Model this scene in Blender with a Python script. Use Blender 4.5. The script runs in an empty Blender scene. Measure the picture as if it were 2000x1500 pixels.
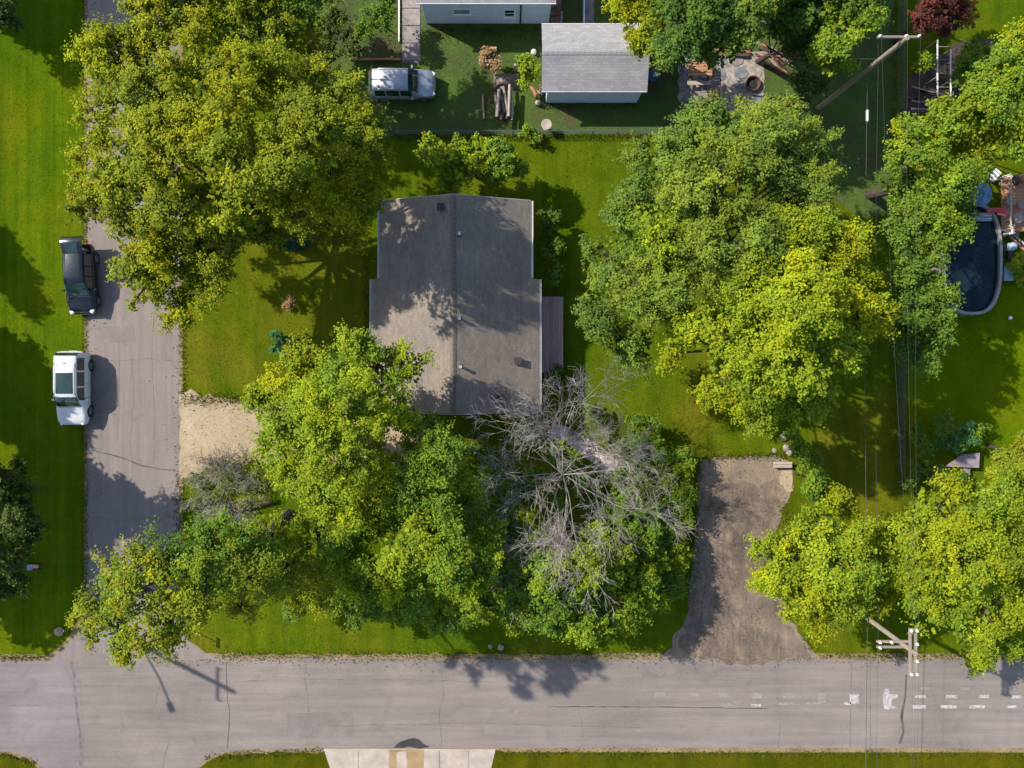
import bpy, bmesh, math, random
import numpy as np
from mathutils import Vector, Matrix

# ------------------------------------------------------------------ camera, sky, sun, exposure
H = 48.0                       # drone height above the ground, metres
S = 32.0                       # survey scale: map units per metre on the ground
NX, NY = 992.0, 690.0          # map point straight below the drone
scene = bpy.context.scene
cam_data = bpy.data.cameras.new("camera")
cam_data.sensor_width = 36.0
cam_data.lens = 36.0 * H / 62.5
cam_data.shift_x = 8.0 / 2000.0
cam_data.shift_y = -60.0 / 2000.0
cam_data.clip_end = 2000.0
cam = bpy.data.objects.new("camera", cam_data)
cam.location = ((NX - 1000) / S, (750 - NY) / S, H)
scene.collection.objects.link(cam)
scene.camera = cam

SUN_EL = math.radians(41.0)
SUN_AZ = math.radians(27.0)    # shadows fall to the east-south-east
sun_vec = Vector((-math.cos(SUN_AZ) * math.cos(SUN_EL), math.sin(SUN_AZ) * math.cos(SUN_EL), math.sin(SUN_EL)))
world = bpy.data.worlds.new("World")
scene.world = world
world.use_nodes = True
wn = world.node_tree.nodes
wl = world.node_tree.links
sky = wn.new("ShaderNodeTexSky")
sky.sky_type = 'NISHITA'
sky.sun_disc = False
sky.sun_elevation = SUN_EL
sky.sun_rotation = math.atan2(sun_vec.x, sun_vec.y)
wl.new(sky.outputs[0], wn["Background"].inputs[0])
wn["Background"].inputs[1].default_value = 0.15
sun_data = bpy.data.lights.new("sun", 'SUN')
sun_data.energy = 4.5
sun_data.angle = math.radians(0.55)
sun_data.color = (1.0, 0.93, 0.82)
sun = bpy.data.objects.new("sun", sun_data)
sun.rotation_euler = (-sun_vec).to_track_quat('-Z', 'Y').to_euler()
sun.location = (0, 0, 60)
scene.collection.objects.link(sun)
scene.view_settings.view_transform = 'Standard'
scene.view_settings.look = 'None'
scene.view_settings.gamma = 1.0
scene.view_settings.exposure = 0.70
scene.view_settings.use_curve_mapping = False
scene.cycles.max_bounces = 6
scene.cycles.diffuse_bounces = 3
scene.cycles.glossy_bounces = 3
scene.cycles.transparent_max_bounces = 6

# ------------------------------------------------------------------ helpers
COL = scene.collection


def P(px, py, h=0.0):
    """survey map point seen at height h -> world position"""
    k = (H - h) / H
    return Vector(((NX + (px - NX) * k - 1000) / S, (750 - (NY + (py - NY) * k)) / S, h))


def G(px, py, z=0.0):
    """ground map point -> world"""
    return Vector(((px - 1000) / S, (750 - py) / S, z))


def srgb(r, g, b):
    f = lambda c: ((c / 255.0) / 12.92) if c <= 10 else (((c / 255.0) + 0.055) / 1.055) ** 2.4
    return (f(r), f(g), f(b))


def tag(o, label=None, cat=None, group=None, kind=None):
    if label: o["label"] = label
    if cat: o["category"] = cat
    if group: o["group"] = group
    if kind: o["kind"] = kind
    return o


def empty(name, loc=(0, 0, 0), rz=0.0):
    o = bpy.data.objects.new(name, None)
    o.location = loc
    o.rotation_euler = (0, 0, rz)
    o.empty_display_size = 0.3
    COL.objects.link(o)
    return o


def link_mesh(name, me, mat, parent=None):
    o = bpy.data.objects.new(name, me)
    COL.objects.link(o)
    if mat is not None and not me.materials:
        me.materials.append(mat)
    if parent is not None:
        o.parent = parent
    return o


def copy_tree(o, parent=None):
    c = o.copy()
    COL.objects.link(c)
    c.parent = parent
    for ch in list(o.children):
        copy_tree(ch, c)
    return c


class MB:
    """collects simple solids into one mesh"""
    def __init__(s):
        s.v = []
        s.f = []

    def add(s, verts, faces):
        n = len(s.v)
        s.v += [tuple(p) for p in verts]
        s.f += [tuple(i + n for i in q) for q in faces]

    def box(s, c, d, rz=0.0, tilt=None):
        hx, hy, hz = d[0] / 2, d[1] / 2, d[2] / 2
        m = Matrix.Rotation(rz, 3, 'Z')
        if tilt is not None:
            m = m @ tilt
        vs = []
        for z in (-hz, hz):
            for x, y in ((-hx, -hy), (hx, -hy), (hx, hy), (-hx, hy)):
                vs.append(Vector(c) + m @ Vector((x, y, z)))
        s.add(vs, [(3, 2, 1, 0), (4, 5, 6, 7), (0, 1, 5, 4), (1, 2, 6, 5), (2, 3, 7, 6), (3, 0, 4, 7)])
        return s

    def tube(s, pts, radii, n=6, cap=True):
        pts = [Vector(p) for p in pts]
        if not hasattr(radii, '__len__'):
            radii = [radii] * len(pts)
        base = len(s.v)
        for i, p in enumerate(pts):
            t = (pts[min(i + 1, len(pts) - 1)] - pts[max(i - 1, 0)])
            t = t.normalized() if t.length > 1e-9 else Vector((0, 0, 1))
            a = t.cross(Vector((0, 0, 1)) if abs(t.z) < 0.9 else Vector((1, 0, 0))).normalized()
            b = t.cross(a)
            for k in range(n):
                an = 2 * math.pi * k / n
                s.v.append(tuple(p + (a * math.cos(an) + b * math.sin(an)) * radii[i]))
        for i in range(len(pts) - 1):
            for k in range(n):
                k2 = (k + 1) % n
                s.f.append((base + i * n + k, base + i * n + k2, base + (i + 1) * n + k2, base + (i + 1) * n + k))
        if cap:
            s.f.append(tuple(base + k for k in range(n))[::-1])
            s.f.append(tuple(base + (len(pts) - 1) * n + k for k in range(n)))
        return s

    def lathe(s, c, prof, n=16):
        base = len(s.v)
        for r, z in prof:
            for k in range(n):
                an = 2 * math.pi * k / n
                s.v.append((c[0] + r * math.cos(an), c[1] + r * math.sin(an), c[2] + z))
        for i in range(len(prof) - 1):
            for k in range(n):
                k2 = (k + 1) % n
                s.f.append((base + i * n + k, base + i * n + k2, base + (i + 1) * n + k2, base + (i + 1) * n + k))
        s.f.append(tuple(base + (len(prof) - 1) * n + k for k in range(n)))
        return s

    def build(s, name, mat, parent=None, smooth=False, bevel=0.0):
        me = bpy.data.meshes.new(name)
        me.from_pydata(s.v, [], s.f)
        me.update()
        if smooth:
            me.shade_smooth()
            me.set_sharp_from_angle(angle=math.radians(42))
        if bevel > 0:
            bm = bmesh.new()
            bm.from_mesh(me)
            bmesh.ops.bevel(bm, geom=bm.edges[:], offset=bevel, segments=1, affect='EDGES')
            bm.to_mesh(me)
            bm.free()
        return link_mesh(name, me, mat, parent)


# ------------------------------------------------------------------ materials
def nodes_of(name):
    m = bpy.data.materials.new(name)
    m.use_nodes = True
    nt = m.node_tree
    return m, nt, nt.nodes, nt.links, nt.nodes["Principled BSDF"]


def noise(nt, scale, detail=4.0, rough=0.6, vec=None, dist=0.0):
    n = nt.nodes.new("ShaderNodeTexNoise")
    n.inputs["Scale"].default_value = scale
    n.inputs["Detail"].default_value = detail
    n.inputs["Roughness"].default_value = rough
    n.inputs["Distortion"].default_value = dist
    if vec is not None:
        nt.links.new(vec, n.inputs["Vector"])
    return n.outputs["Fac"]


def ramp(nt, fac, stops):
    r = nt.nodes.new("ShaderNodeValToRGB")
    el = r.color_ramp.elements
    el[0].position, el[0].color = stops[0][0], (*stops[0][1], 1)
    el[1].position, el[1].color = stops[-1][0], (*stops[-1][1], 1)
    for p, c in stops[1:-1]:
        e = el.new(p)
        e.color = (*c, 1)
    nt.links.new(fac, r.inputs[0])
    return r.outputs[0]


def mixc(nt, fac, a, b, mode='MIX'):
    m = nt.nodes.new("ShaderNodeMix")
    m.data_type = 'RGBA'
    m.blend_type = mode
    for sock, val in ((m.inputs[0], fac), (m.inputs[6], a), (m.inputs[7], b)):
        if hasattr(val, 'links'):
            nt.links.new(val, sock)
        elif isinstance(val, (int, float)):
            sock.default_value = val
        else:
            sock.default_value = (*val, 1)
    return m.outputs[2]


def objcoord(nt, scale=(1, 1, 1)):
    t = nt.nodes.new("ShaderNodeTexCoord")
    mp = nt.nodes.new("ShaderNodeMapping")
    mp.inputs["Scale"].default_value = scale
    nt.links.new(t.outputs["Object"], mp.inputs[0])
    return mp.outputs[0]


def bump(nt, bs, height, strength=0.4, dist=0.02):
    b = nt.nodes.new("ShaderNodeBump")
    b.inputs["Strength"].default_value = strength
    b.inputs["Distance"].default_value = dist
    nt.links.new(height, b.inputs["Height"])
    nt.links.new(b.outputs[0], bs.inputs["Normal"])


def plain(name, c, rough=0.6, metal=0.0, var=0.12, scale=3.0, coat=0.0, bumpy=0.0):
    m, nt, ns, ln, bs = nodes_of(name)
    v = objcoord(nt)
    f = noise(nt, scale, 5, 0.65, v)
    lo = tuple(max(0, x * (1 - var * 1.6)) for x in c)
    hi = tuple(min(1, x * (1 + var * 1.6)) for x in c)
    ln.new(ramp(nt, f, [(0.3, lo), (0.7, hi)]), bs.inputs["Base Color"])
    bs.inputs["Roughness"].default_value = rough
    bs.inputs["Metallic"].default_value = metal
    bs.inputs["Coat Weight"].default_value = coat
    bs.inputs["Coat Roughness"].default_value = 0.05
    if bumpy:
        bump(nt, bs, noise(nt, scale * 6, 4, 0.6, v), bumpy, 0.02)
    return m


def m_asphalt(name, c, streak=(1, 1, 1), patch=0.16):
    m, nt, ns, ln, bs = nodes_of(name)
    v = objcoord(nt)
    big = noise(nt, 0.18, 5, 0.6, v, 0.4)
    col = ramp(nt, big, [(0.3, tuple(x * (1 - patch) for x in c)), (0.7, tuple(x * (1 + patch) for x in c))])
    st = noise(nt, 1.0, 4, 0.65, objcoord(nt, streak))
    col = mixc(nt, 0.8, col, ramp(nt, st, [(0.28, (0.76, 0.76, 0.78)), (0.72, (1.18, 1.15, 1.10))]), 'MULTIPLY')
    fine = noise(nt, 14.0, 6, 0.8, v)
    col = mixc(nt, 0.6, col, ramp(nt, fine, [(0.3, (0.72, 0.72, 0.72)), (0.7, (1.26, 1.26, 1.26))]), 'MULTIPLY')
    blot = noise(nt, 0.7, 3, 0.5, v, 1.0)
    col = mixc(nt, ramp(nt, blot, [(0.58, (0, 0, 0)), (0.75, (0.45, 0.45, 0.45))]), col, tuple(x * 0.62 for x in c))
    ln.new(col, bs.inputs["Base Color"])
    bs.inputs["Roughness"].default_value = 0.9
    bump(nt, bs, noise(nt, 40, 4, 0.7, v), 0.35, 0.01)
    return m


def m_gravel(name, lo, mid, hi, s=7.0, streak=None):
    m, nt, ns, ln, bs = nodes_of(name)
    v = objcoord(nt)
    a = noise(nt, 0.45, 5, 0.65, v, 0.5)
    b = noise(nt, s, 6, 0.85, v)
    c1 = ramp(nt, a, [(0.28, lo), (0.5, mid), (0.72, hi)])
    col = mixc(nt, 0.85, c1, ramp(nt, b, [(0.25, (0.62, 0.6, 0.58)), (0.5, (1, 1, 1)), (0.75, (1.4, 1.38, 1.34))]), 'MULTIPLY')
    if streak:
        st = noise(nt, 1.0, 6, 0.75, objcoord(nt, streak), 0.6)
        col = mixc(nt, 0.9, col, ramp(nt, st, [(0.3, (0.5, 0.48, 0.48)), (0.5, (0.95, 0.94, 0.93)), (0.72, (1.3, 1.27, 1.22))]), 'MULTIPLY')
    ln.new(col, bs.inputs["Base Color"])
    bs.inputs["Roughness"].default_value = 0.95
    bump(nt, bs, b, 0.9, 0.05)
    return m


def m_grass(name, a, b, c, stripes=None):
    """a deep green, b mid, c dry/yellow"""
    m, nt, ns, ln, bs = nodes_of(name)
    v = objcoord(nt)
    big = noise(nt, 0.13, 6, 0.62, v, 0.6)
    col = ramp(nt, big, [(0.3, a), (0.5, b), (0.68, c)])
    med = noise(nt, 0.9, 6, 0.7, v, 0.3)
    col = mixc(nt, 0.7, col, ramp(nt, med, [(0.3, (0.68, 0.76, 0.6)), (0.7, (1.28, 1.18, 1.2))]), 'MULTIPLY')
    fine = noise(nt, 9.0, 6, 0.85, v)
    col = mixc(nt, 0.8, col, ramp(nt, fine, [(0.28, (0.55, 0.6, 0.5)), (0.72, (1.4, 1.34, 1.3))]), 'MULTIPLY')
    if stripes:
        st = noise(nt, 1.0, 5, 0.7, objcoord(nt, stripes))
        col = mixc(nt, 0.85, col, ramp(nt, st, [(0.32, (0.55, 0.68, 0.6)), (0.68, (1.3, 1.2, 1.2))]), 'MULTIPLY')
    bare = noise(nt, 0.5, 6, 0.75, v, 0.8)
    col = mixc(nt, ramp(nt, bare, [(0.63, (0, 0, 0)), (0.76, (0.5, 0.5, 0.5))]), col, (0.15, 0.115, 0.035))
    ln.new(col, bs.inputs["Base Color"])
    bs.inputs["Roughness"].default_value = 1.0
    bs.inputs["Specular IOR Level"].default_value = 0.0
    bump(nt, bs, noise(nt, 16, 5, 0.8, v), 1.0, 0.06)
    return m


def m_leaf(name):
    m, nt, ns, ln, bs = nodes_of(name)
    at = ns.new("ShaderNodeAttribute")
    at.attribute_name = "leaf_colour"
    ln.new(at.outputs["Color"], bs.inputs["Base Color"])
    bs.inputs["Roughness"].default_value = 0.8
    bs.inputs["Specular IOR Level"].default_value = 0.08
    tr = ns.new("ShaderNodeBsdfTranslucent")
    hs = ns.new("ShaderNodeHueSaturation")
    hs.inputs["Value"].default_value = 1.15
    ln.new(at.outputs["Color"], hs.inputs["Color"])
    ln.new(hs.outputs[0], tr.inputs["Color"])
    mx = ns.new("ShaderNodeMixShader")
    mx.inputs[0].default_value = 0.24
    ln.new(bs.outputs[0], mx.inputs[1])
    ln.new(tr.outputs[0], mx.inputs[2])
    ln.new(mx.outputs[0], ns["Material Output"].inputs[0])
    return m


def m_shingle(name, c, rows, axis, warm=0.15):
    """courses run along `axis` ('X' or 'Y'); staggered tabs of slightly different tone"""
    m, nt, ns, ln, bs = nodes_of(name)
    t = ns.new("ShaderNodeTexCoord")
    mp = ns.new("ShaderNodeMapping")
    if axis == 'Y':
        mp.inputs["Rotation"].default_value = (0, 0, math.radians(90))
    ln.new(t.outputs["Object"], mp.inputs[0])
    br = ns.new("ShaderNodeTexBrick")
    br.inputs["Scale"].default_value = 1.0
    br.inputs["Brick Width"].default_value = 0.33
    br.inputs["Row Height"].default_value = rows
    br.inputs["Mortar Size"].default_value = 0.012
    br.inputs["Mortar Smooth"].default_value = 0.3
    br.inputs["Bias"].default_value = -0.1
    br.inputs["Color1"].default_value = (*(x * 0.88 for x in c), 1)
    br.inputs["Color2"].default_value = (*(x * 1.12 for x in c), 1)
    br.inputs["Mortar"].default_value = (*(x * 0.78 for x in c), 1)
    ln.new(mp.outputs[0], br.inputs["Vector"])
    v = objcoord(nt)
    big = noise(nt, 0.35, 5, 0.6, v, 0.5)
    col = mixc(nt, 0.8, br.outputs["Color"], ramp(nt, big, [(0.3, (0.82, 0.84, 0.88)), (0.7, (1.2, 1.14, 1.05))]), 'MULTIPLY')
    sx = (1.2, 0.25, 1) if axis == 'X' else (0.25, 1.2, 1)
    wash = noise(nt, 1.6, 5, 0.7, objcoord(nt, (sx[1], sx[0], 1)))
    col = mixc(nt, 0.5, col, ramp(nt, wash, [(0.3, (0.78, 0.78, 0.8)), (0.7, (1.2, 1.2, 1.17))]), 'MULTIPLY')
    gr = noise(nt, 11, 6, 0.85, v)
    col = mixc(nt, 0.85, col, ramp(nt, gr, [(0.3, (0.72, 0.72, 0.72)), (0.7, (1.3, 1.3, 1.3))]), 'MULTIPLY')
    ln.new(col, bs.inputs["Base Color"])
    bs.inputs["Roughness"].default_value = 0.95
    bump(nt, bs, br.outputs["Fac"], -0.5, 0.01)
    return m


def m_water(name):
    m, nt, ns, ln, bs = nodes_of(name)
    v = objcoord(nt)
    a = noise(nt, 0.5, 4, 0.6, v, 0.6)
    ln.new(ramp(nt, a, [(0.35, (0.004, 0.010, 0.015)), (0.7, (0.010, 0.026, 0.032))]), bs.inputs["Base Color"])
    bs.inputs["Roughness"].default_value = 0.12
    bs.inputs["IOR"].default_value = 1.33
    bump(nt, bs, noise(nt, 2.5, 4, 0.6, v), 0.12, 0.05)
    return m


def m_glass(name, c=(0.012, 0.02, 0.024)):
    m, nt, ns, ln, bs = nodes_of(name)
    v = objcoord(nt)
    a = noise(nt, 2.0, 3, 0.5, v)
    ln.new(ramp(nt, a, [(0.3, tuple(x * 0.7 for x in c)), (0.7, tuple(x * 1.5 for x in c))]), bs.inputs["Base Color"])
    bs.inputs["Roughness"].default_value = 0.06
    bs.inputs["Coat Weight"].default_value = 0.6
    return m


def m_paint(name, c, flake=0.06, rough=0.32, metal=0.15):
    m, nt, ns, ln, bs = nodes_of(name)
    v = objcoord(nt)
    a = noise(nt, 1.4, 6, 0.7, v)
    ln.new(ramp(nt, a, [(0.3, tuple(x * (1 - flake) for x in c)), (0.7, tuple(min(1, x * (1 + flake)) for x in c))]), bs.inputs["Base Color"])
    bs.inputs["Roughness"].default_value = rough
    bs.inputs["Metallic"].default_value = metal
    bs.inputs["Coat Weight"].default_value = 0.7
    bs.inputs["Coat Roughness"].default_value = 0.08
    r = ramp(nt, noise(nt, 6, 5, 0.7, v), [(0.3, (rough * .8,) * 3), (0.7, (min(1, rough * 1.35),) * 3)])
    ln.new(r, bs.inputs["Roughness"])
    return m


def m_wood(name, c, grain=(1, 14, 14), var=0.35):
    m, nt, ns, ln, bs = nodes_of(name)
    a = noise(nt, 1.0, 6, 0.7, objcoord(nt, grain), 0.4)
    col = ramp(nt, a, [(0.25, tuple(x * (1 - var) for x in c)), (0.75, tuple(min(1, x * (1 + var)) for x in c))])
    inf = ns.new("ShaderNodeObjectInfo")
    col = mixc(nt, 0.6, col, ramp(nt, inf.outputs["Random"], [(0, (0.72, 0.72, 0.74)), (1, (1.22, 1.2, 1.16))]), 'MULTIPLY')
    ln.new(col, bs.inputs["Base Color"])
    bs.inputs["Roughness"].default_value = 0.85
    bump(nt, bs, a, 0.4, 0.01)
    return m


M = {}
M['asphalt_main'] = m_asphalt("asphalt_main", (0.185, 0.158, 0.142), (0.12, 2.4, 1))
M['asphalt_side'] = m_asphalt("asphalt_side", (0.190, 0.160, 0.145), (2.4, 0.12, 1), 0.10)
M['asphalt_west'] = m_asphalt("asphalt_west", (0.172, 0.152, 0.146), (0.12, 2.4, 1))
M['tar'] = plain("tar", (0.075, 0.067, 0.065), 0.8, var=0.3, scale=2)
M['seam'] = plain("seam", (0.135, 0.117, 0.109), 0.9, var=0.25, scale=1.5)
M['patch'] = m_asphalt("patch", (0.035, 0.03, 0.032), (1, 1, 1))
M['road_paint'] = plain("road_paint", (0.42, 0.38, 0.37), 0.8, var=0.4, scale=5)
def m_wornpaint(name, paint, lo, hi):
    m, nt, ns, ln, bs = nodes_of(name)
    v = objcoord(nt)
    f = ramp(nt, noise(nt, 5.0, 7, 0.8, v), [(lo, (0, 0, 0)), (hi, (1, 1, 1))])
    ln.new(mixc(nt, f, (0.185, 0.158, 0.142), paint), bs.inputs["Base Color"])
    bs.inputs["Roughness"].default_value = 0.9
    return m


M['road_paint'] = m_wornpaint("road_paint_worn", (0.45, 0.42, 0.41), 0.38, 0.60)
M['worn_paint'] = m_wornpaint("faded_paint", (0.29, 0.26, 0.25), 0.42, 0.68)
M['unused_paint'] = plain("worn_paint", (0.235, 0.205, 0.19), 0.8, var=0.2, scale=5)
M['grass_w'] = m_grass("grass_west", (0.052, 0.106, 0.004), (0.084, 0.132, 0.004), (0.124, 0.136, 0.006), (1.4, 0.03, 1))
M['grass'] = m_grass("grass_yard", (0.054, 0.100, 0.005), (0.086, 0.122, 0.005), (0.126, 0.126, 0.010), (0.7, 0.06, 1))
M['grass_s'] = m_grass("grass_south", (0.045, 0.062, 0.004), (0.075, 0.080, 0.004), (0.12, 0.095, 0.006), (0.5, 0.08, 1))
M['grass_e'] = m_grass("grass_east", (0.06, 0.115, 0.003), (0.092, 0.140, 0.003), (0.125, 0.150, 0.004))
M['dirt_shade'] = m_gravel("dirt_yard_shade", (0.062, 0.050, 0.022), (0.046, 0.080, 0.008), (0.060, 0.108, 0.006), 5.0)  # brown and green yard ground, darkened to stand in for tree shade
M['shoulder'] = m_gravel("shoulder_gravel", (0.13, 0.095, 0.045), (0.22, 0.16, 0.085), (0.30, 0.22, 0.12), 8.0)
M['sand'] = m_gravel("sandy_gravel", (0.26, 0.19, 0.11), (0.33, 0.255, 0.16), (0.40, 0.32, 0.215), 5.0)
M['drive'] = m_gravel("crushed_drive", (0.092, 0.068, 0.052), (0.150, 0.113, 0.086), (0.225, 0.168, 0.120), 5.0, (2.2, 0.45, 1))
M['drive_pale'] = m_gravel("pale_drive", (0.13, 0.105, 0.08), (0.20, 0.155, 0.11), (0.27, 0.2, 0.135), 6.0)
M['soil'] = m_gravel("garden_soil", (0.03, 0.02, 0.015), (0.055, 0.036, 0.03), (0.085, 0.055, 0.045), 6.0)
M['concrete'] = plain("concrete", (0.34, 0.285, 0.235), 0.85, var=0.14, scale=1.2, bumpy=0.2)
M['concrete_tan'] = plain("concrete_tan", (0.26, 0.175, 0.085), 0.85, var=0.16, scale=1.5, bumpy=0.2)
M['concrete_grey'] = plain("concrete_grey", (0.20, 0.17, 0.165), 0.9, var=0.22, scale=2.0, bumpy=0.2)
M['path'] = plain("path_concrete", (0.46, 0.39, 0.36), 0.85, var=0.16, scale=2.0, bumpy=0.2)
M['leaf'] = m_leaf("leaf")
M['bark'] = plain("bark", (0.055, 0.042, 0.032), 0.95, var=0.4, scale=5, bumpy=0.8)
M['bark_grey'] = plain("bark_grey", (0.245, 0.215, 0.200), 0.95, var=0.35, scale=3, bumpy=0.5)
M['shingle'] = m_shingle("shingle_brown", (0.182, 0.156, 0.132), 0.145, 'Y')
M['shingle_grey'] = m_shingle("shingle_grey", (0.255, 0.252, 0.262), 0.145, 'X')
M['ridge'] = plain("ridge_cap", (0.13, 0.105, 0.085), 0.95, var=0.25, scale=5)
M['gutter'] = plain("gutter_white", (0.55, 0.54, 0.52), 0.5, var=0.1, scale=1.5)
M['siding'] = plain("siding_pale_blue", (0.50, 0.60, 0.66), 0.6, var=0.06, scale=1.0)
M['siding_white'] = plain("siding_white", (0.60, 0.66, 0.70), 0.6, var=0.06, scale=1.0)
M['siding_tan'] = plain("siding_tan", (0.42, 0.37, 0.29), 0.7, var=0.08, scale=1.0)
M['trim'] = plain("trim_white", (0.75, 0.75, 0.74), 0.5, var=0.06, scale=2.0)
M['glass'] = m_glass("window_glass")
M['car_glass'] = m_glass("car_glass", (0.012, 0.03, 0.026))
M['vent'] = plain("vent_metal", (0.45, 0.45, 0.47), 0.4, 0.6, var=0.15)
M['vent_dark'] = plain("vent_dark", (0.02, 0.02, 0.022), 0.6, var=0.2)
M['wood_deck'] = m_wood("deck_wood", (0.35, 0.235, 0.215), (14, 1, 14))
M['wood_orange'] = m_wood("cedar_wood", (0.36, 0.17, 0.085), (1, 14, 14), 0.25)
M['wood_grey'] = m_wood("weathered_wood", (0.24, 0.19, 0.165), (14, 1, 14))
M['wood_pale'] = m_wood("pale_wood", (0.36, 0.31, 0.25), (14, 1, 14), 0.2)
M['wood_dark'] = m_wood("dark_wood", (0.075, 0.05, 0.04), (14, 14, 1))
M['pole'] = m_wood("pole_wood", (0.23, 0.19, 0.15), (10, 10, 0.6), 0.25)
M['metal'] = plain("galvanised", (0.42, 0.43, 0.44), 0.45, 0.7, var=0.12)
M['ceramic'] = plain("insulator", (0.65, 0.64, 0.62), 0.25, var=0.05)
M['cable'] = plain("cable", (0.06, 0.06, 0.06), 0.6, var=0.1)
M['fence_wire'] = plain("fence_wire", (0.075, 0.10, 0.105), 0.7, 0.0, var=0.15)
M['paint_black'] = m_paint("paint_black", (0.012, 0.015, 0.020), 0.1, 0.2, 0.5)
M['paint_white'] = m_paint("paint_white", (0.56, 0.57, 0.58), 0.03, 0.35, 0.0)
M['paint_silver'] = m_paint("paint_silver", (0.30, 0.32, 0.36), 0.08, 0.42, 0.55)
M['tyre'] = plain("tyre", (0.015, 0.015, 0.016), 0.85, var=0.2)
M['rim'] = plain("rim", (0.3, 0.3, 0.31), 0.35, 0.8, var=0.1)
M['plastic_black'] = plain("black_plastic", (0.02, 0.02, 0.02), 0.6, var=0.2)
M['lamp_clear'] = plain("headlight_lens", (0.55, 0.56, 0.58), 0.15, var=0.05)
M['lamp_red'] = plain("taillight_lens", (0.35, 0.02, 0.015), 0.2, var=0.1)
M['plate'] = plain("plate", (0.7, 0.7, 0.68), 0.5, var=0.05)
M['water'] = m_water("pool_water")
M['pool_liner'] = plain("pool_wall", (0.13, 0.15, 0.19), 0.5, var=0.2, scale=2)
M['pool_rail'] = plain("pool_rail", (0.24, 0.21, 0.21), 0.45, var=0.12)
M['blue'] = plain("blue_plastic", (0.035, 0.11, 0.28), 0.5, var=0.25)
M['teal'] = plain("teal_cloth", (0.05, 0.13, 0.16), 0.7, var=0.4, scale=4)
M['red'] = plain("red_plastic", (0.50, 0.03, 0.05), 0.45, var=0.2)
M['pink'] = plain("pink_plastic", (0.62, 0.22, 0.24), 0.5, var=0.15)
M['paleblue'] = plain("pale_blue_plastic", (0.24, 0.32, 0.42), 0.5, var=0.2)
M['yellow'] = plain("yellow_plastic", (0.36, 0.42, 0.02), 0.5, var=0.2)
M['mauve'] = plain("mauve_board", (0.24, 0.195, 0.215), 0.7, var=0.12, scale=2)
M['stone'] = plain("stone", (0.26, 0.22, 0.19), 0.9, var=0.35, scale=3, bumpy=0.4)
M['stone_b'] = plain("stone_blue", (0.14, 0.15, 0.16), 0.9, var=0.35, scale=3, bumpy=0.4)
M['brick'] = plain("brick_brown", (0.19, 0.105, 0.075), 0.9, var=0.3, scale=4)
M['rust'] = plain("rust", (0.10, 0.04, 0.025), 0.9, var=0.4, scale=5)
M['dry'] = plain("dry_stem", (0.24, 0.15, 0.10), 0.95, var=0.35, scale=4)
M['terracotta'] = plain("terracotta", (0.36, 0.15, 0.08), 0.8, var=0.2)

# ------------------------------------------------------------------ ground, roads, paths
rng0 = np.random.RandomState(5)


def sheet(name, pts, z, mat, jit=0.0, step=0.5, kind="structure", px=True, thick=0.0, parent=None):
    """a closed outline (map points) laid as a sheet, edge broken up by `jit` metres"""
    w = [G(x, y) if px else Vector((x, y, 0)) for x, y in pts]
    out = []
    n = len(w)
    for i in range(n):
        a, b = w[i], w[(i + 1) % n]
        L = (b - a).length
        m = max(1, int(L / step)) if jit > 0 else 1
        nrm = Vector((-(b - a).y, (b - a).x, 0)).normalized()
        for k in range(m):
            p = a.lerp(b, k / m)
            if jit > 0 and L < 200:
                p = p + nrm * float(rng0.normal(0, jit))
            out.append((p.x, p.y))
    area = sum(out[i][0] * out[(i + 1) % len(out)][1] - out[(i + 1) % len(out)][0] * out[i][1] for i in range(len(out)))
    if area < 0:
        out.reverse()
    N = len(out)
    vs = [(x, y, z) for x, y in out]
    fs = [tuple(range(N))]
    if thick > 0:
        vs += [(x, y, z - thick) for x, y in out]
        fs += [(i + N, (i + 1) % N + N, (i + 1) % N, i) for i in range(N)]
    me = bpy.data.meshes.new(name)
    me.from_pydata(vs, [], fs)
    bm = bmesh.new()
    bm.from_mesh(me)
    bmesh.ops.triangulate(bm, faces=[f for f in bm.faces if len(f.verts) > 4])
    bm.to_mesh(me)
    bm.free()
    o = link_mesh(name, me, mat, parent)
    if kind:
        o["kind"] = kind
    return o


BIG = 12000
sheet("ground", [(-BIG, -BIG), (BIG, -BIG), (BIG, BIG), (-BIG, BIG)], 0.0, M['grass'])
sheet("lawn_west", [(-BIG, -BIG), (160, -BIG), (160, 1180), (140, 1232), (95, 1278), (60, 1286), (-BIG, 1286)], 0.006, M['grass_w'])
sheet("lawn_southwest", [(-BIG, 1474), (20, 1474), (56, 1486), (78, 1504), (84, 1560), (84, BIG), (-BIG, BIG)], 0.014, M['grass_s'], 0.02)
sheet("lawn_south", [(370, 1500), (400, 1478), (440, 1466), (632, 1464), (660, 1520), (660, BIG), (370, BIG)], 0.006, M['grass_s'], 0.02)
sheet("lawn_southeast", [(968, 1462), (BIG, 1470), (BIG, BIG), (940, BIG), (940, 1540)], 0.006, M['grass_s'], 0.02)
sheet("lawn_east", [(1775, 560), (BIG, 470), (BIG, 900), (1775, 880)], 0.006, M['grass_e'], 0.1)
sheet("yard_north", [(660, -900), (1300, -900), (1748, -900), (1748, 330), (1735, 420), (1680, 430), (1560, 330), (1420, 262), (1300, 262), (640, 268), (600, 150)], 0.007, M['dirt_shade'], 0.12)  # yard sheet whose tone has some tree shade painted in

# gravel shoulders below the asphalt
sheet("shoulder_side", [(162, -BIG), (360, -BIG), (357, 1240), (420, 1294), (80, 1294), (140, 1240), (165, 1190)], 0.011, M['shoulder'], 0.07)
sheet("shoulder_main", [(-BIG, 1278), (90, 1278), (420, 1277), (900, 1278), (1310, 1276), (BIG, 1276), (BIG, 1473), (970, 1469), (640, 1468), (440, 1472), (390, 1500), (-20, 1500), (-BIG, 1470)], 0.012, M['shoulder'], 0.06)

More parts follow.
